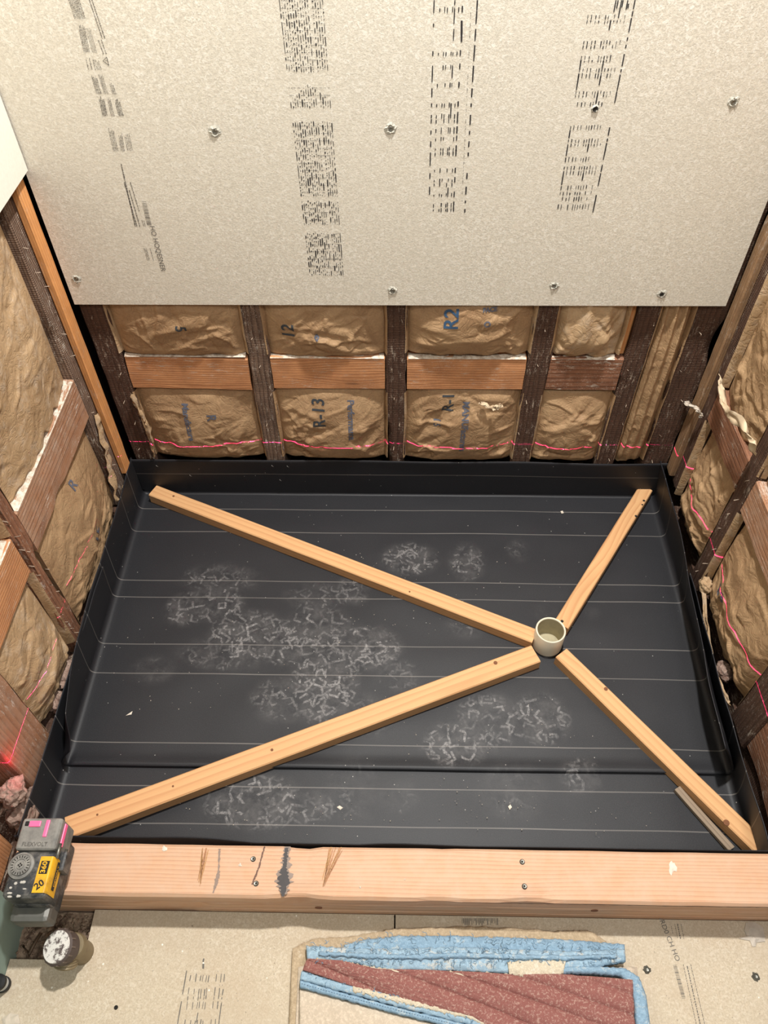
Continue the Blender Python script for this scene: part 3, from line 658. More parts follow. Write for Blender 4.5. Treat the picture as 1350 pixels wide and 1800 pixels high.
a, z = wpx('back', 868, 706); wall_scrap('back', [(a-.03, z+.008, .012), (a, z, .022), (a+.012, z+.012, .020)], .012, tornp, 'small torn white flap on the batt reading MANUFacturers', 35)
a, z = wpx('right', 1238, 1020, .0); a2, z2 = wpx('right', 1265, 1180); a3, z3 = wpx('right', 1292, 1235)
wall_scrap('right', [(a, z, .004), (a2, z2, .012), (a3, z3, .010)], .024, paper2, 'crumpled brown paper skirt along the liner, right wall', 36)
# dust ridges on top of the blocking
def ridge(w, a0, a1, z, par, seed, h=.004, dp=.02):
    def f(s, t):
        a = a0+(a1-a0)*s; k = max(0, .5+N((a*50, t*4, seed), 1)*1.2)
        return W(w, a, z+h*k*math.sin(math.pi*t), .001-dp*t)
    o = grid(60, 6, f, 'dust_ridge', dustm, par, True, 0, False); o['kind'] = 'stuff'
for a0, a1 in [(-.575, -.32), (-.268, -.03), (.021, .266), (.32, .45)]: ridge('back', a0, a1, .4315+(.002 if a0 < -.5 else 0), wall_b, a0)
ridge('left', .84, 1.18, .443, wall_l, 5, .005, .03); ridge('left', .61, .785, .429, wall_l, 6, .004, .03)

# loose wool tufts, splinters
def blob(name, c, r, mat, seed, n=28, parent=None):
    V, Fc = [], []; c = Vector(c)
    for i in range(n+1):
        for j in range(n):
            th = math.pi*i/n; ph = 2*math.pi*j/n; d = Vector((math.sin(th)*math.cos(ph), math.sin(th)*math.sin(ph), math.cos(th)))
            k = 1+.35*N(d, 2.2, seed)+.22*N(d, 5, seed+3)+.1*N(d, 11, seed+7)
            V.append(c+Vector((d.x*r[0], d.y*r[1], d.z*r[2]))*k)
    for i in range(n):
        for j in range(n): Fc.append((i*n+j, (i+1)*n+j, (i+1)*n+(j+1) % n, i*n+(j+1) % n))
    return mk(name, V, Fc, mat, parent, True)
def tuft(pxs, r, seed, label, x=XL-.005):
    p = at(*pxs, 0, x); o = blob('insulation_tuft', p, r, wool, seed); return tag(o, label, 'insulation', None)
tuft((118, 1185), (.016, .030, .018), 2, 'grey wool tuft poking out beside the liner, uppermost on the left'); tuft((103, 1235), (.016, .022, .018), 3, 'grey wool tuft in the gap left of the liner, just above the wide stud')
tuft((40, 1430), (.022, .026, .026), 4, 'large pinkish wool tuft behind the laser level', XL+.002); tuft((22, 1392), (.022, .024, .020), 5, 'pinkish wool tuft between the wide stud and the larger tuft', XL); tuft((60, 1392), (.014, .016, .014), 6, 'small tan wool tuft against the wide left stud', XL-.002)
p = at(1273, 1180, 0, XR); tag(blob('insulation_tuft', p, (.014, .020, .016), wool, 8), 'dusty wool tuft beside the liner on the right wall', 'insulation')
p = at(1240, 1030, 0, XR); tag(blob('paper_wad', p, (.012, .018, .016), paper2, 9), 'balled kraft paper wedged at the foot of the right stud', 'paper scrap')

splm = flat('fresh_splinter', (214, 178, 130), .8)
for px, py, r, sd in [(232, 830, (.003, .005, .018), 41), (219, 862, (.004, .006, .016), 42), (222, 884, (.004, .004, .012), 43)]:
    blob('wood_splinter', at(px, py, 0, XL+.006), r, splm, sd, 16, wall_l)
# ------------------------------------------------------------------ shower pan liner (two overlapping sheets)
patches = [(390, 1020, 70, 28, .55), (330, 1072, 38, 30, .9), (385, 1065, 45, 30, .75), (440, 1120, 70, 45, .9), (400, 1150, 90, 30, .5), (505, 1130, 55, 40, .8), (560, 1110, 60, 45, .8), (650, 1140, 55, 38, .95), (570, 1200, 60, 70, .9), (500, 1230, 60, 40, .6), (620, 1040, 35, 25, .5), (560, 1050, 60, 25, .5), (720, 985, 50, 28, .8), (820, 990, 32, 32, .65), (820, 1100, 40, 25, .35), (700, 1190, 40, 30, .5), (640, 1260, 60, 40, .45), (800, 1310, 60, 40, .85), (860, 1270, 60, 50, .7), (950, 1265, 50, 45, .9), (1020, 1365, 40, 30, .6), (900, 1390, 60, 50, .35), (450, 1410, 90, 48, .9), (540, 1420, 60, 30, .6), (380, 1400, 30, 40, .6), (620, 1390, 50, 60, .3), (700, 1400, 40, 30, .3), (270, 1180, 40, 25, .4), (910, 970, 22, 20, .35), (960, 1080, 30, 18, .2), (1040, 1080, 15, 12, .2)]
PW_ = []
for px, py, rx, ry, am in patches:
    c = at(px, py, 2, 0); ex = at(px+rx, py, 2, 0); ey = at(px, py-ry, 2, 0); PW_.append((c.x, c.y, abs(ex.x-c.x), abs(ey.y-c.y), am))
def dust_at(x, y):
    s = 0
    for cx, cy, rx, ry, am in PW_:
        q = ((x-cx)/rx)**2+((y-cy)/ry)**2
        if q < 3: s = max(s, am*(1-sm(q, .35, 1.5)))
    return s
HT = .128
def lean_l(y): return .006 + .006*N((y*7, 0, 0), 1, 2) + .030*sm(.80-y, 0, .25)
def lean_r(y): return .016 + .005*N((y*7, 0, 0), 1, 4) + .036*sm(1.15-y, 0, .55)
def liner(name, y0, y1, zbase, back, front, lL, lR, top, label):
    XS = .641; r = .014
    us = []      # (kind, s) profile across
    prof = []
    nS = 16
    for i in range(nS): prof.append(('L', 1-i/nS))
    for i in range(5): prof.append(('CL', i/5))
    nF = 150
    for i in range(nF+1): prof.append(('F', -XS+r+(2*(XS-r))*i/nF))
    for i in range(1, 6): prof.append(('CR', i/5))
    for i in range(1, nS+1): prof.append(('R', i/nS))
    rows = []
    if front:
        for i in range(12, 0, -1): rows.append(('U', i/12))
    ny = int((y1-y0)/.008)
    for i in range(ny+1): rows.append(('Y', y0+(y1-y0)*i/ny))
    if back:
        for i in range(1, 17): rows.append(('B', i/16))
    V, UV, DU = [], [], []
    for rk, rv in rows:
        y = rv if rk == 'Y' else (y1 if rk == 'B' else y0); zr = 0; vv = y
        if rk == 'B': zr = rv*HT; vv = y1+zr
        if rk == 'U': zr = rv*.113; vv = y0-zr
        for pk, pv in prof:
            ext = 1.0
            if pk == 'F': x, zc, uu = pv, 0, pv
            elif pk in ('CL', 'CR'):
                t = pv*math.pi/2 if pk == 'CR' else (1-pv)*math.pi/2; x = (XS-r)+r*math.sin(t); zc = r*(1-math.cos(t)); uu = XS-r+r*t
                if pk == 'CL': x, uu = -x, -uu
            else:
                hh = top(y, pk); zc = r+(hh-r)*pv; ln = (lL(y) if pk == 'L' else lR(y)); curve = pv**1.3
                x = XS-ln*curve; uu = XS-r+r*1.57+(hh-r)*pv
                if pk == 'L': x, uu = -x, -uu
            z = zbase+max(zc, zr)
            yy = y
            if rk == 'B': yy = y1 - .006*rv**1.5 - .003*N((x*5, rv*2, 0), 1, 3)*rv; z += (.004*N((x*3.2, 1, 0), 1, 5))*rv
            elif rk == 'U': yy = y0 - .0055*rv + rv**2*.012*max(0, N((x*4.5, 1, 0), 1, 8)+.02); z += .004*N((x*5, 1, 0), 1, 12)*rv
            elif pk == 'F':
                ed = min(1, (XS-abs(x))/.12); z += (.0022*(N((x*3.4, y*4, 0), 1, 1)+.5)+.0010*N((x*9, y*14, 0), 1, 6))*ed
                if name and not front: z += .0050*(1-sm(y, y0, y0+.03))
            if rk in 'BU' and pk in 'LR': x *= 1-.006*math.sin(pv*3.14)*rv
            V.append(Vector((x, yy, z))); UV.append((uu, vv)); DU.append(dust_at(x, yy) if rk == 'Y' and pk == 'F' else 0)
    n, m = len(rows), len(prof); Fc = []
    for i in range(n-1):
        for j in range(m-1): Fc.append((i*m+j, i*m+j+1, (i+1)*m+j+1, (i+1)*m+j))
    o = mk(name, V, Fc, liner_m, None, True, False)
    uvl = o.data.uv_layers.new(name='UVMap'); li = [UV[l.vertex_index] for l in o.data.loops]
    uvl.data.foreach_set('uv', [c for t in li for c in t])
    at_ = o.data.attributes.new('dust', 'FLOAT', 'POINT'); at_.data.foreach_set('value', DU)
    md = o.modifiers.new('thickness', 'SOLIDIFY'); md.thickness = .0014; md.offset = 1
    tag(o, label, 'pan liner', 'black rubber pan liner sheets')
    return o
def top_back(y, k): return HT - (.055*sm(.62-y, 0, .05) if k == 'L' else 0) + .003*N((y*9, 0, 0), 1, 3)
def top_front(y, k): return .118 + .004*N((y*9, 0, 0), 1, 7)
liner('pan_liner', .566, 1.272, .0030, True, False, lean_l, lean_r, top_back, 'large black rubber liner sheet covering the back of the pan, dusty footprints')
liner('pan_liner', .402, .96, .0002, False, True, lambda y: .007+.004*N((y*8, 0, 0), 1, 3), lambda y: .020+.006*N((y*8, 0, 0), 1, 9), top_front, 'narrow black liner strip under the seam, turned up behind the curb')
# small staples on the back upturn
st_m = flat('staple_steel', (150, 146, 140), .5, .5)
for i, (x, y) in enumerate([(270, 805), (276, 819), (335, 836), (479, 819), (506, 820), (493, 844)]):
    p = at(x, y, 1, YB-.009); tag(tube('staple', [p+Vector((-.0022, 0, .0025)), p+Vector((0, -.0012, 0)), p+Vector((.0022, 0, -.0025))], .0006, st_m), ['bright staple by the left corner, topmost on the black upturn', 'tiny staple just under the topmost one, left corner', 'lone staple low on the black upturn near the left stick', 'left staple of the pair below the grey split stud', 'right staple of the pair below the grey split stud', 'low single staple below the pair under the grey stud'][i], 'staple', 'staples in the back liner upturn')

# ------------------------------------------------------------------ curb
curb = thing('shower_curb', (.0, .352, .0), 'pale pine shower curb of stacked boards with ink-black stains', 'curb')
def mat_curb():
    g = G('curb_top_board'); m2 = curbw
    return m2
lumber('plank', (-.628, .3525, .038), (.70, .3525, .038), (0, 1, 0), .080, .036, curbw, curb, 60, .0008, .003, .002, 3)
lumber('plank', (-.628, .3525, .0765), (.70, .3525, .0765), (0, 1, 0), .080, .037, curbw, curb, 60, .0008, .003, .002, 4)
top = lumber('plank', (-.628, .3525, .1145), (.70, .3525, .1145), (0, 1, 0), .081, .0365, curbw, curb, 60, .0006, .0045, .003, 5)
CT = .1150
for px, py in [(445, 1510), (450, 1553), (918, 1515), (922, 1558)]:
    p = at(px, py, 2, CT); screw(curb, p, (0, 0, 1), .0036); 
    lathe('screw_recess', frame(p+Vector((0, 0, -.0002)), (0, 0, 1)), [(.0044, 0), (.0042, .0004), (.0001, .0004)], darkhole, curb, 14)
stain = flat('black_iron_stain', (84, 80, 80), .8); stain2 = flat('brown_knot_grain', (184, 132, 92), .8)
def streak(name, pts, widths, mat, seed, z=CT+.0003):
    V, Fc = [], []; rn = random.Random(seed); n = 34
    for i in range(n+1):
        s = i/n; x = interp([(k/(len(pts)-1), p[0]) for k, p in enumerate(pts)], s); y = interp([(k/(len(pts)-1), p[1]) for k, p in enumerate(pts)], s)
        w_ = interp([(k/(len(widths)-1), q) for k, q in enumerate(widths)], s)
        V += [at(x-w_*(.5+rn.uniform(-.25, .4)), y, 2, z), at(x+w_*(.5+rn.uniform(-.25, .4)), y, 2, z)]
    for i in range(n): Fc.append((2*i, 2*i+1, 2*i+3, 2*i+2))
    o = mk(name, V, Fc, mat, curb, False, False)
streak('ink_stain', [(505, 1488), (502, 1525), (498, 1572)], [9, 10, 15, 22, 8], flat('grey_ink_halo', (158, 140, 128)), 21, CT+.00015)
streak('ink_stain', [(504, 1490), (500, 1525), (497, 1576)], [5, 6, 8, 16, 3], stain, 1)
streak('ink_stain', [(386, 1492), (384, 1535), (375, 1570)], [3, 2.5, 5, 2], flat('pale_grey_stain', (160, 138, 124)), 2)
streak('ink_stain', [(465, 1488), (455, 1525), (443, 1555)], [2.5, 2, 2.5, 2], flat('thin_brown_stain', (122, 92, 78)), 3)
def grain_patch(cx, cy0, cy1, n, seed, spread, tip):
    rn = random.Random(seed)
    for i in range(n):
        x0 = cx+rn.uniform(-spread, spread); streak('grain_mark', [(x0, cy0+rn.uniform(0, 8)), (tip+rn.uniform(-3, 3), cy1-rn.uniform(0, 14))], [1.0, 1.8, .6], stain2 if i % 3 else flat('light_grain', (196, 148, 96)), seed*50+i)
grain_patch(360, 1490, 1560, 7, 3, 9, 350); grain_patch(590, 1488, 1560, 9, 4, 13, 568)
scr = flat('white_plaster_smear', (240, 228, 210), .9)
for i, (px, py, r) in enumerate([(289, 1492, 6), (422, 1520, 4), (1182, 1525, 9), (633, 1560, 2.5), (712, 1546, 2)]):
    rn = random.Random(i); c = at(px, py, 2, CT+.0004); n = 14; V = [c+Vector((0, 0, .001))]
    for k in range(n):
        q = r*rn.uniform(.5, 1.2); V.append(at(px+q*math.cos(6.283*k/n)*.8, py+q*math.sin(6.283*k/n)*(.9 if i != 2 else 1.5), 2, CT+.0002))
    mk('plaster_smear', V, [(0, 1+k, 1+(k+1) % n) for k in range(n)], scr, curb, False, False)

wn = flat('bark_wane', (120, 96, 78), .95); V, Fc = [], []; rn = random.Random(4); n = 90
for i in range(n+1):
    x = .11+.52*i/n; k = min(1, i/14); zt = .1118-.0010*math.sin(i*.13)-.0006*rn.random(); h_ = (.0022+.0022*rn.random())*k+.0004
    V += [Vector((x, .3118, zt)), Vector((x, .3114, zt-h_*.5)), Vector((x, .3118, zt-h_))]
for i in range(n):
    for q in (0, 1): Fc.append((3*i+q, 3*i+q+1, 3*i+q+4, 3*i+q+3))
mk('bark_edge', V, Fc, wn, curb, True, False)['label'] = 'dark strip of bark along the front edge'
for px, py in [(1045, 1601), (560, 1596)]:
    p = at(px, py, 1, .3118); lathe('knot', frame(p, (0, -1, 0)) @ Matrix.Diagonal((1, 2.2 if False else 1, 1, 1)), [(.006, -.0005), (.006, .0004), (.0001, .0005)], flat('curb_knot', (140, 90, 62)), curb, 14)
# ------------------------------------------------------------------ screed sticks, lath, pipe
def stick(c, label, seed, name='screed_stick', z=.0335, h=.030, mat=fresh):
    A0, A1, B1, B0 = [at(px, py, 2, z) for px, py in c]      # two corners of one end, two of the other
    p0, p1 = (A0+A1)/2, (B0+B1)/2; wdt = ((A0-A1).length+(B0-B1).length)/2
    side = (A0-A1).normalized(); X = (p1-p0).normalized()
    Y = Vector((0, 0, 1)).cross(X)
    o = lumber(name, p0, p1, Y, wdt, h, mat, None, 60, .0003, .0022, 0, seed)
    return tag(o, label, 'wood stick', 'fir screed sticks radiating from the drain pipe'), wdt
s1, w1 = stick([(275, 853), (262, 869), (935, 1130), (945, 1105)], 'long pale wood stick from the back left corner to the pipe', 1)
s2, w2 = stick([(101, 1440), (131, 1470), (949, 1160), (935, 1136)], 'long pale wood stick from the laser level to the pipe', 2)
s3, w3 = stick([(1125, 853), (1147, 861), (1000, 1105), (973, 1092)], 'short wood stick running from pipe to back right corner, with screw holes', 3)
s4, w4 = stick([(975, 1151), (999, 1143), (1352, 1482), (1322, 1493)], 'wood stick from the pipe down to the front right corner, end knot', 4)
def local_dot(o, px, py, r, mat, name, z=.0340):
    p = at(px, py, 2, z); lathe(name, frame(p, (0, 0, 1)), [(r, -.0008), (r, .0002), (r*.6, .0003), (.0001, .0003)], mat, o, 14)
knot = flat('knot', (132, 84, 52), .8)
PW[s1.name], PW[s2.name], PW[s3.name], PW[s4.name] = [o.matrix_basis.copy() for o in (s1, s2, s3, s4)]
for px, py in [(1132, 880), (1129, 887), (1118, 907)]: local_dot(s3, px, py, .0030 if px != 1129 else .0022, darkhole, 'screw_hole')
local_dot(s3, 988, 1092, .0034, darkhole, 'screw_hole')
for o, px, py, r in [(s2, 871, 1165, .0042), (s2, 478, 1318, .0028), (s2, 304, 1382, .0020), (s2, 171, 1432, .002), (s4, 1065, 1211, .004), (s4, 1277, 1446, .0055), (s4, 1333, 1470, .003), (s1, 720, 1040, .002), (s1, 305, 872, .0028)]: local_dot(o, px, py, r, knot, 'knot', .0338)
# lath leaning along the fourth stick
A, B = at(1183, 1385, 2, .010), at(1278, 1492, 2, .010)
d = (B-A).normalized()
tag(lumber('shim_lath', A+Vector((.007, -.001, .004)), B+Vector((.007, -.001, .004)), Vector((0, 0, 1)).cross(d), .014, .010, lathw, None, 20, .0006, .001, 0, 9), 'thin grey lath lying beside the lower right stick', 'wood strip')
# pipe
PC = Vector((.3235, .846, .0045)); pvc_g = G('pvc'); pvc = pvc_g.done(pvc_g.mix(pvc_g.noise(pvc_g.obj, 40, 3), lin((232, 222, 198)), lin((216, 204, 180))), .35, spec=.5)
pvci = flat('pvc_inner', (196, 184, 150), .6)
pipe = thing('drain_pipe', PC, 'short cream plastic drain pipe standing where the sticks meet', 'pipe')
lathe('pipe_wall', frame(PC), [(.0315, 0), (.0315, .0585), (.0308, .0600), (.0285, .0600), (.0275, .0590), (.0275, .004)], pvc, pipe, 48, True, False)
lathe('pipe_bore', frame(PC), [(.0274, .057), (.0274, .003), (.0001, .0030)], pvci, pipe, 48, True, False)
def ragged(s):
    n = 60; V, Fc = [], []
    for k in range(n):
        t = 6.283*k/n; r1 = .0318; r2 = .0345+.003*N((math.cos(t)*3, math.sin(t)*3, 0), 1, 4)
        V += [PC+Vector((r1*math.cos(t), r1*math.sin(t), .0045)), PC+Vector((r2*math.cos(t), r2*math.sin(t), .0012))]
    for k in range(n): Fc.append((2*k, 2*k+1, (2*k+3) % (2*n), (2*k+2) % (2*n)))
    mk('liner_collar', V, Fc, flat('black_collar', (34, 32, 34), .6), pipe, True, False)
ragged(0)

# ------------------------------------------------------------------ outer floor: backer panels, hole, prints
FB = .0185
gap = .0012
seamx = at(694, 1615, 2, FLOOR_Z).x
hx, hy = -.508, .236                 # hole in the left panel: x < hx, y > hy
def panel(name, poly, label):
    V = [Vector((x, y, FLOOR_Z)) for x, y in poly]+[Vector((x, y, .004)) for x, y in poly]; n = len(poly)
    o = mk(name, V, [tuple(range(n)), tuple(range(2*n-1, n-1, -1))]+[(k, n+k, n+(k+1) % n, (k+1) % n) for k in range(n)], boardfloor, floor, False, False); o.data.materials.append(boardedge)
    for i, p in enumerate(o.data.polygons): p.material_index = 1 if i > 1 else 0
    o['label'] = label; return o
fl = panel('backer_panel', [(-.629, -.5), (seamx-gap, -.5), (seamx-gap, .3115), (hx, .3115), (hx, hy), (-.629, hy)], 'scuffed cement board floor panel left of the seam, cut around the hole')
fr = panel('backer_panel', [(seamx+gap, -.5), (.74, -.5), (.74, .3115), (seamx+gap, .3115)], 'scuffed cement board floor panel right of the seam')
for px, py in [(1137, 1705), (1328, 1717), (985, 1645)]:
    p = at(px, py, 2, FLOOR_Z); crater(fr, p, (0, 0, 1), .005, flat('grey_ring', (96, 92, 80)), px); screw(fr, p+Vector((0, 0, .0004)), (0, 0, 1), .0030)
p = at(204, 1771, 2, FLOOR_Z); screw(fl, p, (0, 0, 1), .0032, dark=True)
pr = Print((2, FLOOR_Z+.0004, Vector((0, 0, 0)))); rn = random.Random(8)
for i in range(24):
    y = 1697+i*2.5; x = 1183+(y-1697)*.27; pr.seg(x, y, x+6.5, y-.3, rn.choice([.6, 1.0, 1.7]), False)
for x0, x1, y0, y1, w in [(1201, 1226, 1695, 1810, .9), (1208, 1233, 1698, 1810, 1.6), (1214, 1241, 1695, 1810, .9)]:
    y = y0
    while y < y1: L = rn.uniform(2, 6); f = lambda q: x0+(x1-x0)*(q-y0)/(y1-y0); pr.seg(f(y), y, f(y+L), y+L, w); y += L+rn.uniform(.8, 1.8)
for x0, y0, y1, w in [(1186, 1624, 1650, .7), (1191, 1624, 1650, 1.5), (1197, 1624, 1648, .7), (1180, 1628, 1640, .6)]:
    y = y0
    while y < y1: L = rn.uniform(1.5, 4); pr.seg(x0+(y-y0)*.2, y, x0+(y+L-y0)*.2, y+L, w); y += L+1
for i in range(26): x = 812+i*2.5; pr.seg(x, 1614, x+.3, 1614+rn.choice([5, 9, 12]), rn.choice([.7, 1.3]), False)
pr.out('printed_marks', inkgrey, fr)
p0 = at(1174, 1645, 2, FLOOR_Z+.0005); lettering('A4RD0 CH HO', .0115, lambda x, y: Vector((p0.x+x, p0.y+y, FLOOR_Z+.0005)), inkgrey, fr, rot=math.radians(-77), cut=0)
pr = Print((2, FLOOR_Z+.0004, Vector((0, 0, 0))))
for c in [(328, 1706, 321, 1748, 1.7), (319, 1760, 312, 1800, 1.7), (348, 1780, 345, 1797, 1.5), (389, 1764, 385, 1796, 1.6)]: pr.seg(*c)
for y0, y1 in [(1713, 1726), (1737, 1749), (1751, 1757), (1761, 1773), (1793, 1803)]:
    for x in (335, 345, 353, 357, 363, 367, 381, 389, 395):
        pr.seg(x-(y0-1713)*.12+rn.uniform(-.5, .5), y0+rn.uniform(-2, 2), x-(y1-1713)*.12, y1+rn.uniform(-2, 2), rn.uniform(.9, 1.7))
pr.seg(358, 1685, 357, 1691, 2.4); pr.seg(357.5, 1694, 357, 1703, 3.0)
pr.out('printed_marks', inkgrey, fl)
# plaster scrap at right
def scrap(name, pxs, z, mat, label, cat, th=.003, amp=.004):
    P = [at(x, y, 2, z) for x, y in pxs]; c = sum(P, Vector())/len(P); n = len(P); V = [c+Vector((0, 0, th))]
    for k, p in enumerate(P): V.append(c+(p-c)*.55+Vector((0, 0, th+amp*N(p*40, 1, 3))))
    for p in P: V.append(p+Vector((0, 0, th*.4)))
    for p in P: V.append(p)
    Fc = [(0, 1+k, 1+(k+1) % n) for k in range(n)]+[(1+k, 1+n+k, 1+n+(k+1) % n, 1+(k+1) % n) for k in range(n)]+[(1+n+k, 1+2*n+k, 1+2*n+(k+1) % n, 1+n+(k+1) % n) for k in range(n)]+[tuple(1+2*n+k for k in range(n))[::-1]]
    return tag(mk(name, V, Fc, mat), label, cat)
scrap('plaster_chip', [(1311, 1622), (1325, 1621), (1341, 1630), (1345, 1655), (1330, 1657), (1328, 1664), (1322, 1664), (1318, 1654), (1299, 1650), (1312, 1645), (1308, 1635)], FLOOR_Z+.0003, flat('pale_tape', (216, 204, 188)), 'torn pale scrap stuck on the floor board by the right end of the curb', 'scrap')
scrap('plaster_chip', [(4, 1790), (18, 1781), (33, 1783), (36, 1800), (20, 1812), (6, 1808)], FLOOR_Z+.0003, flat('pale_patch', (222, 208, 188)), 'pale chip on the floor at the bottom left corner of the photo', 'scrap')
scrap('plaster_chip', [(893, 1418), (897, 1414), (900, 1419), (896, 1424)], .004, scr, 'tiny white flake on the front liner, below the long stick', 'flake', .001, .001)
scrap('plaster_chip', [(592, 1419), (597, 1416), (603, 1420), (598, 1424)], .004, scr, 'white flake among footprints near the middle of the curb', 'flake', .0015, .001)
scrap('plaster_chip', [(985, 899), (989, 898), (991, 902), (987, 903)], .006, scr, 'white crumb on the liner near the back, left of the short stick', 'flake', .002, .001)
scrap('plaster_chip', [(221, 1258), (233, 1250), (231, 1256)], .006, scr, 'white sliver on the liner near its left edge', 'flake', .001, .001)
# crumbs (uncountable)
def crumbs(name, regs, n, mat, seed, zf, label, rng=(.0005, .0014)):
    rn = random.Random(seed); V, Fc = [], []
    for i in range(n):
        x0, y0, x1, y1 = rn.choice(regs); px, py = rn.uniform(x0, x1), rn.uniform(y0, y1); c = at(px, py, 2, zf); s = rn.uniform(*rng); b = len(V)
        for q in ((1, 0, .2), (-.5, .8, .1), (-.6, -.8, .2), (0, 0, 1.1)): V.append(c+Vector([k*s*rn.uniform(.7, 1.4) for k in q]))
        Fc += [(b, b+1, b+3), (b+1, b+2, b+3), (b+2, b, b+3), (b, b+2, b+1)]
    return tag(mk(name, V, Fc, mat), label, 'debris', kind='stuff')
crumbs('liner_crumbs', [(160, 1080, 700, 1250), (300, 1380, 1150, 1470), (600, 960, 900, 1120), (700, 1230, 1060, 1440)], 240, scr, 3, .0062, 'white plaster crumbs scattered on the black liner')
crumbs('floor_crumbs', [(170, 1620, 510, 1800), (1145, 1650, 1350, 1800), (170, 1640, 510, 1800)], 200, scr, 4, FLOOR_Z+.0003, 'pale crumbs scattered on the outer floor board')

# ------------------------------------------------------------------ rubble in the hole, bars, brass fitting
rubm = G('rubble'); k = rubm.noise(rubm.obj, 60, 5, .7); rub = rubm.done(rubm.mix(rubm.ramp(k, [(.35, 0.0), (.65, 1.0)]), lin((184, 160, 136)), lin((100, 78, 64))), .95, rubm.bump(rubm.noise(rubm.obj, 150, 4, .8), .003, 1))
def rb(s, t):
    x = -.640+(hx-.001+.640)*s; y = hy+.0005+(.311-hy)*t
    return Vector((x, y, -.004+.010*N((x*22, y*22, 0), 1, 5)+.006*N((x*60, y*60, 0), 1, 8)+.003*N((x*150, y*150, 0), 1, 2)))
tag(grid(60, 40, rb, 'rubble_bed', rub, None, True), 'broken brown concrete rubble filling the cut-out beside the curb', 'rubble', kind='stuff')
rn = random.Random(21); V, Fc = [], []
for i in range(150):
    c = Vector((rn.uniform(-.626, hx-.006), rn.uniform(hy+.006, .305), rn.uniform(-.002, .008))); s = rn.uniform(.0015, .0048); b = len(V)
    for q in ((1, .2, 0), (.1, 1, 0), (-1, .1, 0), (0, -1, .1), (0, .1, .9), (.1, 0, -.8)): V.append(c+Vector([k_*s*rn.uniform(.6, 1.4) for k_ in q]))
    Fc += [(b+a_, b+(a_+1) % 4, b+4) for a_ in range(4)]+[(b+(a_+1) % 4, b+a_, b+5) for a_ in range(4)]
tag(mk('rubble_chips', V, Fc, rub), 'loose stone chips on the rubble beside the curb', 'rubble', kind='stuff')
rod = flat('rusty_rod', (110, 90, 72), .6, .3)
def R3(px, py, z): return at(px, py, 2, z)
tag(tube('bent_nail', [R3(62, 1634, .012), R3(82, 1624, .016), R3(97, 1618, .018)], .0022, rod), 'rusty nail lying highest in the rubble hole', 'nail')
tag(tube('bent_nail', [R3(72, 1640, .012), R3(60, 1660, .014), R3(51, 1678, .016)], .0026, rod), 'thick rusty rod slanting down the middle of the rubble hole', 'nail')
tag(tube('bent_nail', [R3(41, 1663, .012), R3(47, 1672, .016), R3(50, 1684, .014)], .002, rod), 'short dark nail at the lower left of the rubble hole', 'nail')
brass = flat('aged_brass', (150, 134, 104), .5, .35); scale_m = G('mineral_scale'); kk = scale_m.noise(scale_m.obj, 130, 4, .7); scl = scale_m.done(scale_m.mix(scale_m.ramp(kk, [(.50, 0.0), (.60, 1.0)]), lin((226, 220, 212)), lin((96, 84, 80))), .9, scale_m.bump(kk, .001, .8))
FC = Vector((-.530, .258, .0)); fit = thing('brass_fitting', FC, 'brass pipe fitting with a white-scaled round cap rising from the rubble', 'pipe fitting')
lathe('riser', frame(Vector((-.512, .247, -.004))), [(.0185, 0), (.0185, .060), (.0205, .062), (.0205, .074), (.018, .078)], brass, fit, 32)
cp_ = at(104, 1665, 2, .090); ax = Vector((-.28, -.10, 1)).normalized()
lathe('cap', frame(cp_, ax), [(.020, -.022), (.0245, -.018), (.0262, -.004), (.0262, .004), (.0240, .0065), (.0200, .0070)], flat('dark_cap_rim', (92, 78, 72), .6), fit, 36)
lathe('cap_face', frame(cp_+ax*.0066, ax), [(.0232, -.0002), (.0225, .0015), (.0120, .0022), (.0001, .0024)], scl, fit, 32)
for k in range(28):
    t = 6.283*k/28; M = frame(cp_, ax) @ Matrix.Rotation(t, 4, 'Z') @ Matrix.Translation((.0262, 0, 0))
    if k % 2 == 0: rbox('ridge', M, (.002, .0022, .008), flat('rim_tooth', (120, 104, 92), .6) if k == 0 else bpy.data.materials['rim_tooth'], fit, 0)
oax = Vector((-.1, -.75, -.45)).normalized(); oc = Vector((-.520, .232, .062))
lathe('threaded_outlet', frame(oc, oax), [(.014, -.020)]+[(.0175+.0012*(i % 2), -.010+i*.0022) for i in range(11)]+[(.013, .0142), (.012, .002)], brass, fit, 28)
pk = at(8, 1730, 2, .03)
plug = thing('rubber_plug', (pk.x, pk.y, FLOOR_Z), 'black plug with a white band at the lower left corner', 'plug')
blk = flat('black_rubber', (26, 26, 26), .6); wht = flat('white_band', (226, 226, 220), .5)
lathe('plug_body', frame((pk.x-.004, pk.y, FLOOR_Z+.0005)), [(.011, 0), (.012, .004), (.012, .010)], blk, plug, 24)
lathe('plug_band', frame((pk.x-.004, pk.y, FLOOR_Z+.0100)), [(.0105, 0), (.0105, .010)], wht, plug, 24)
lathe('plug_top', frame((pk.x-.004, pk.y, FLOOR_Z+.0200)), [(.010, 0), (.012, .002), (.012, .009), (.008, .012)], blk, plug, 24)

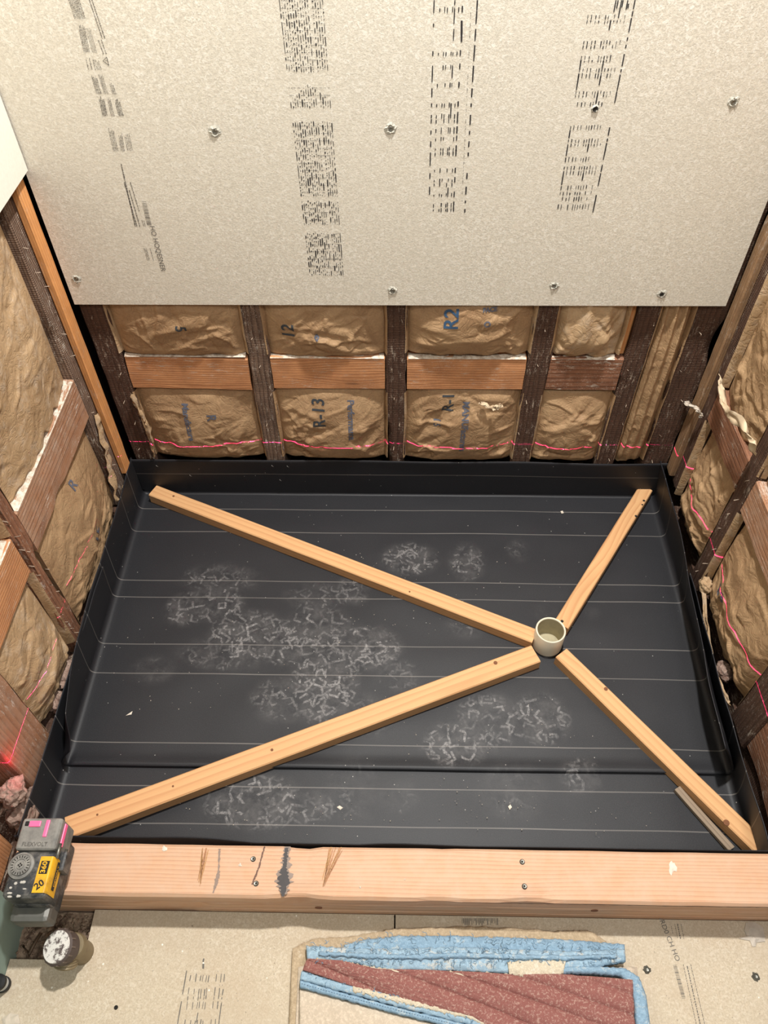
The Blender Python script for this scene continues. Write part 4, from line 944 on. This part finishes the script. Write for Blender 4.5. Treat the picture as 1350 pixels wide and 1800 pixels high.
# ------------------------------------------------------------------ laser level
TZ = .205
A, B, Lc, Rc = [at(x, y, 2, TZ) for x, y in ((44, 1432), (109, 1442), (-1, 1558), (78, 1588))]
fwd = ((A-Lc)+(B-Rc)); fwd.z = 0; fwd.normalize(); rgt = Vector((fwd.y, -fwd.x, 0)); up = Vector((0, 0, 1))
OC = (A+B)/2; LEN, WID = .128, .064
def LM(u, v, w): return Matrix.Translation(OC+rgt*u+fwd*v+up*w) @ Matrix((rgt, fwd, up)).transposed().to_4x4()
lev = thing('laser_level', (OC.x-fwd.x*.06, OC.y-fwd.y*.06, CT), 'dusty black, grey and yellow laser level glowing pink on the left curb end', 'laser level')
dg = G('dusty_grey_plastic'); nz_ = dg.noise(dg.obj, 30, 5, .7); greyp = dg.done(dg.mix(dg.ramp(nz_, [(.35, 0.0), (.65, 1.0)]), lin((150, 146, 138)), lin((106, 104, 100))), .6)
dk = G('dusty_black_plastic'); nz_ = dk.noise(dk.obj, 26, 5, .75); blackp = dk.done(dk.mix(dk.ramp(nz_, [(.45, 0.0), (.75, 1.0)]), lin((46, 48, 50)), lin((138, 132, 124))), .55)
yg = G('yellow_label'); yel = yg.done(yg.mix(yg.ramp(yg.noise(yg.obj, 60, 4, .7), [(.45, 0.0), (.75, 1.0)]), lin((232, 176, 34)), lin((176, 130, 44))), .5)
pg = G('lit_pink_window'); pink = pg.done(lin((232, 110, 150)), .3, None, Emission_Color=lin((255, 70, 130)), Emission_Strength=.35)
def taper(v): return Vector((v.x*(1-.10*(.5-v.y/.06) if v.y < 0 else 1), v.y, v.z))
rbox('upper_housing', LM(0, -.0245, -.030), (WID, .049, .060), greyp, lev, .006, 3)
rbox('body', LM(0, -.083, -.034), (WID*1.04, .068, .060), blackp, lev, .009, 3)
rbox('lower_body', LM(.001, -.070, -.064), (WID*.9, .100, .050), blackp, lev, .006, 2)
rbox('bracket_foot', LM(-.002, -.125, -.070), (WID*.95, .03, .04), flat('grey_metal_bracket', (120, 118, 112), .5, .5), lev, .008, 2)
rbox('bracket_arm', LM(.0365, -.058, -.040), (.012, .030, .030), blackp, lev, .004, 2)
for u, v, a_, b_ in [(-.010, -.010, .018, .009), (.010, -.017, .006, .026)]:
    rbox('window', LM(u, v, .0006), (a_, b_, .003), pink, lev, .0012, 2)
rbox('window', LM(WID/2+.0002, -.022, -.018), (.003, .034, .010), pink, lev, .001, 2)
rbox('window', LM(0, .0003, -.022), (.030, .003, .022), pink, lev, .001, 2)
rbox('window_slot', LM(-.023, -.0095, .0006), (.006, .007, .0024), blk, lev, .0008, 1)
for v_ in (-.049,):
    for w_ in (-.010, -.040): tube('hinge_pin', [OC+rgt*(WID/2+.002)+fwd*(v_-.010)+up*w_, OC+rgt*(WID/2+.002)+fwd*(v_+.012)+up*w_], .0028, steel, lev, 8)
dc = (-.0145, -.072)
dial = lathe('dial', LM(dc[0], dc[1], -.004), [(.0200, 0), (.0195, .003), (.0165, .0042), (.0160, .003), (.0150, .003), (.0145, .0058), (.0090, .0062), (.0085, .0045), (.0060, .0045), (.0055, .0060), (.0001, .0060)], greyp, lev, 40)
for k in range(20):
    M = LM(dc[0], dc[1], 0.0022) @ Matrix.Rotation(6.283*k/20, 4, 'Z') @ Matrix.Translation((.0122, 0, 0)); rbox('dial_notch', M, (.0035, .0011, .0006), darkhole, dial, 0)
for sx_, sy_ in ((0, .0022), (0, -.0022), (.0024, 0), (-.0024, 0)): rbox('dial_mark', LM(dc[0]+sx_, dc[1]+sy_, .0024), (.002, .002, .0008), darkhole, dial, 0)
# yellow label wrapping the right upper edge of the body
def lab(s, t):
    v = -.058-.052*s; arc = t
    if arc < .45: u, w = .012+.0235*arc/.45*.8, -.0035
    else:
        q = (arc-.45)/.55; u, w = .0308+.0030*math.sin(min(1, q*3)*1.57), -.0035-.034*q
    if w > -.0036: w = -.0032
    return OC+rgt*(u+.0004)+fwd*v+up*(w+.0004)
ylab = grid(10, 20, lab, 'yellow_label', yel, lev, True, 0, False)
def onlab(u0, v0, side=False):
    def f(x, y):
        if side: return OC+rgt*(.0350)+fwd*(v0+x)+up*(u0+y)
        return OC+rgt*(u0-y)+fwd*(v0+x)+up*(-.0022)
    return f
rbox('label_panel', LM(.0215, -.074, -.0030), (.013, .019, .0012), blk, ylab, .0004, 1)
lettering('360', .0115, lambda x, y: OC+rgt*(.0215+x*.9)+fwd*(-.074+y)+up*(-.0020), yel, ylab, rot=math.radians(90), cut=0, bold=.0003)
rbox('label_strip', LM(.0348, -.082, -.0225), (.0012, .040, .0085), blk, ylab, .0003, 1)
lettering('DEWALT', .0075, lambda x, y: OC+rgt*.0356+fwd*(-.082+x)+up*(-.0225+y), yel, ylab, rot=0, cut=0, bold=.0002)
lettering('20', .014, lambda x, y: OC+rgt*(.021+x)+fwd*(-.099+y)+up*(-.0026), blk, ylab, rot=math.radians(40), cut=0, bold=.0004)
lettering('FLEXVOLT', .0085, lambda x, y: OC+rgt*(-.002+x)+fwd*(-.041+y)+up*(.0005), flat('embossed_grey', (104, 100, 94)), lev, rot=0, cut=0, bold=.0001)
pl_ = flat('pale_plaster_splash', (206, 200, 190), .9)
rn = random.Random(3)
for i in range(9):
    u, v = rn.uniform(-.030, .006), rn.uniform(-.116, -.092); M = LM(u, v, -.0035)
    lathe('plaster_splash', M @ Matrix.Diagonal((rn.uniform(.6, 2), rn.uniform(.5, 1.2), 1, 1)), [(.0022, 0), (.0017, .0010), (.0001, .0015)], pl_, lev, 7)

# ------------------------------------------------------------------ folded moving blanket
def cloth_mat(name, base, dk, worn, wf=.5, sc=60, bumpd=.0015):
    g = G(name); geo = g.n('ShaderNodeNewGeometry').outputs['Position']; n1 = g.noise(geo, 18, 4, .7); n2 = g.noise(geo, sc*5, 4, .75); n3 = g.noise(geo, sc, 4, .8)
    col = g.mix(n1, lin(base), lin(dk)); col = g.mix(g.math('MULTIPLY', g.ramp(n2, [(.45, 0.0), (.68, 1.0)]), .5), col, lin(tuple(min(255, c*1.12+14) for c in base)))
    col = g.mix(g.ramp(n3, [(1-wf-.04, 0.0), (1-wf+.04, 1.0)]), col, lin(worn))
    return g.done(col, .95, g.bump(g.math('ADD', n2, n3), bumpd, .8), spec=.1)
bl_b = cloth_mat('blue_binding', (146, 172, 190), (122, 150, 172), (180, 192, 196), .40, 50)
bl_b2 = cloth_mat('pale_blue_binding', (158, 182, 196), (134, 160, 180), (196, 198, 194), .42, 45)
bl_m = cloth_mat('maroon_quilt', (164, 110, 102), (138, 84, 78), (196, 160, 146), .43, 260)
bl_k = cloth_mat('khaki_backing', (188, 168, 140), (168, 146, 118), (204, 188, 164), .35, 40)
bl_c = cloth_mat('cream_backing', (206, 190, 170), (190, 172, 150), (222, 210, 192), .35, 40)
bl_w = cloth_mat('cream_wear', (214, 202, 180), (196, 180, 154), (228, 220, 204), .4, 80)
blanket = thing('moving_blanket', (.12, .2, FLOOR_Z), 'folded, frayed moving blanket with blue bindings and maroon quilting', 'blanket')
def strip(name, top_, bot_, z, mat, th=.006, n=120, m=10, puff=.004, wave=0.0, seed=1, fray=.0, quilt=0, zr=None):
    """top_/bot_: px polylines with the same number of points; stays at height z, body goes down th"""
    nt_ = len(top_)-1
    def edge(P, s): return (interp([(i/nt_, p[0]) for i, p in enumerate(P)], s), interp([(i/nt_, p[1]) for i, p in enumerate(P)], s))
    def f(s, t):
        a, b = edge(top_, s), edge(bot_, s); x, y = a[0]+(b[0]-a[0])*t, a[1]+(b[1]-a[1])*t
        e = 1-t if t < .5 else t; q = fray*(1.3 if t in (0.0, 1.0) else .4)*(N((s*60, t*3, seed), 1, seed)+.8*N((s*210, t*3, seed), 1, seed))
        zz = z+puff*(math.sin(math.pi*t)**.5 if 0 < t < 1 else 0)*(1 if 0 < s < 1 else .3)+wave*N((s*30, t*4, seed), 1)+.0012*N((s*90, t*14, seed), 1)
        if quilt:
            uu = at(x, y, 2, z); c = abs(math.sin((uu.x*19+3.2*math.sin(uu.y*26+uu.x*5)+uu.y*34)))
            zz += quilt*c**.33
        return at(x, y+q, 2, z)+Vector((0, 0, zz-z))
    return grid(n, m, f, name, mat, blanket, True, 0, False, closed=(0, 0, -th))
strip('backing', [(514, 1668), (545, 1652), (620, 1645), (700, 1632), (850, 1629), (980, 1637), (1038, 1636), (1066, 1655)],
      [(500, 1960), (560, 1960), (640, 1960), (720, 1960), (860, 1960), (1000, 1960), (1060, 1960), (1110, 1960)], .030, bl_k, .0095, 120, 60, .003, .0015, 1, 1.5)
strip('backing', [(524, 1700), (560, 1690), (800, 1690), (1120, 1700)], [(512, 1960), (560, 1960), (800, 1960), (1135, 1960)], .034, bl_c, .004, 60, 40, .002, .001, 2)
strip('binding', [(604, 1661), (640, 1652), (700, 1645), (800, 1645), (900, 1648), (1000, 1652), (1098, 1660)], [(604, 1676), (640, 1674), (700, 1672), (800, 1672), (900, 1674), (1000, 1680), (1098, 1684)], .043, bl_b, .010, 140, 8, .004, .0015, 3, 2.2)
strip('binding', [(538, 1662), (620, 1667), (700, 1668), (800, 1664), (900, 1668), (1000, 1672), (1098, 1668)], [(540, 1690), (620, 1694), (680, 1706), (800, 1707), (900, 1712), (1000, 1710), (1100, 1690)], .048, bl_b2, .016, 150, 12, .005, .002, 4, 2.0)
strip('binding', [(560, 1672), (640, 1676), (720, 1678), (800, 1674), (900, 1677), (1000, 1680), (1085, 1676)], [(560, 1680), (640, 1684), (720, 1687), (800, 1684), (900, 1686), (1000, 1688), (1085, 1684)], .0555, bl_b, .006, 120, 6, .003, .002, 14, 2.5)
strip('quilted_face', [(540, 1686), (600, 1690), (660, 1704), (800, 1708), (900, 1714), (1000, 1714), (1110, 1724)],
      [(533, 1707), (610, 1732), (700, 1757), (830, 1788), (940, 1860), (1020, 1900), (1122, 1960)], .050, bl_m, .010, 170, 90, .003, .001, 5, 0, .009)
strip('worn_edge', [(556, 1684), (620, 1692), (680, 1704), (760, 1706), (830, 1709), (900, 1712)], [(556, 1692), (620, 1702), (680, 1709), (760, 1713), (830, 1715), (900, 1721)], .0545, bl_w, .003, 110, 4, .001, .001, 6, 3)
strip('worn_patch', [(892, 1690), (925, 1688), (960, 1688), (995, 1690)], [(895, 1712), (925, 1718), (960, 1715), (990, 1712)], .0555, bl_w, .004, 50, 10, .002, .002, 16, 3)
strip('binding', [(985, 1700), (1040, 1698), (1100, 1702), (1124, 1718), (1136, 1750), (1143, 1800), (1150, 1960)], [(985, 1712), (1040, 1712), (1090, 1716), (1106, 1730), (1114, 1756), (1118, 1800), (1124, 1960)], .052, bl_b, .016, 150, 8, .005, .0015, 7, 1.2)
strip('binding', [(530, 1706), (600, 1727), (700, 1752), (830, 1786), (930, 1830), (1000, 1900)], [(527, 1722), (600, 1743), (700, 1770), (830, 1802), (930, 1850), (1000, 1930)], .0545, bl_b2, .012, 150, 7, .003, .001, 8, 1.5)
strip('binding', [(527, 1722), (600, 1744), (700, 1771), (830, 1803), (930, 1851), (1000, 1930)], [(527, 1736), (600, 1756), (700, 1783), (830, 1815), (930, 1866), (1000, 1945)], .0525, bl_b, .012, 150, 6, .003, .001, 9, 1.2)
strip('worn_edge', [(620, 1733), (700, 1752), (760, 1766), (830, 1781), (930, 1825)], [(620, 1743), (700, 1762), (760, 1776), (830, 1792), (930, 1840)], .0580, bl_w, .003, 120, 4, .001, .0015, 10, 4)
strip('lower_fold', [(527, 1737), (600, 1757), (700, 1784), (830, 1816), (930, 1867), (1000, 1946)], [(524, 1960), (600, 1960), (700, 1960), (830, 1960), (930, 1965), (1000, 1970)], .046, bl_c, .012, 110, 40, .004, .002, 11)
V_s = Print((2, .0560, Vector()))          # stitches along the lower binding
for i in range(70):
    s = i/70; x = 530+s*330; y = interp([(530, 1729), (600, 1749), (700, 1776), (830, 1808), (900, 1840)], x); V_s.seg(x, y, x+2.6, y+.75, .9, False)
V_s.out('stitching', flat('dark_thread', (72, 98, 124)), blanket)
rn = random.Random(17); V, Fc = [], []
for i in range(260):
    s = rn.random(); ln_ = rn.choice([0, 1, 2, 3])
    x = 545+s*550; y = [interp([(545, 1662), (640, 1652), (700, 1646), (1098, 1661)], x), 1670, 1690, interp([(545, 1715), (700, 1758), (830, 1790), (1100, 1900)], x)][ln_]
    if y > 1815: continue
    p = at(x, y, 2, .0555); a_ = rn.uniform(0, 6.28); L = rn.uniform(.004, .013); q = p+Vector((math.cos(a_)*L*.5, math.sin(a_)*L*.5, .004)); e = q+Vector((math.cos(a_+.9)*L*.5, math.sin(a_+.9)*L*.5, -.003))
    for A_, B_ in ((p, q), (q, e)):
        dd = (B_-A_).normalized().cross(Vector((0, 0, 1))).normalized()*.00045; b = len(V); V += [A_-dd, A_+dd, B_+dd, B_-dd, (A_+B_)/2+Vector((0, 0, .0006))]; Fc += [(b, b+1, b+4), (b+1, b+2, b+4), (b+2, b+3, b+4), (b+3, b, b+4)]
tag(mk('loose_threads', V, Fc, flat('blue_thread', (128, 160, 184), .9), blanket, False, False), kind='stuff')
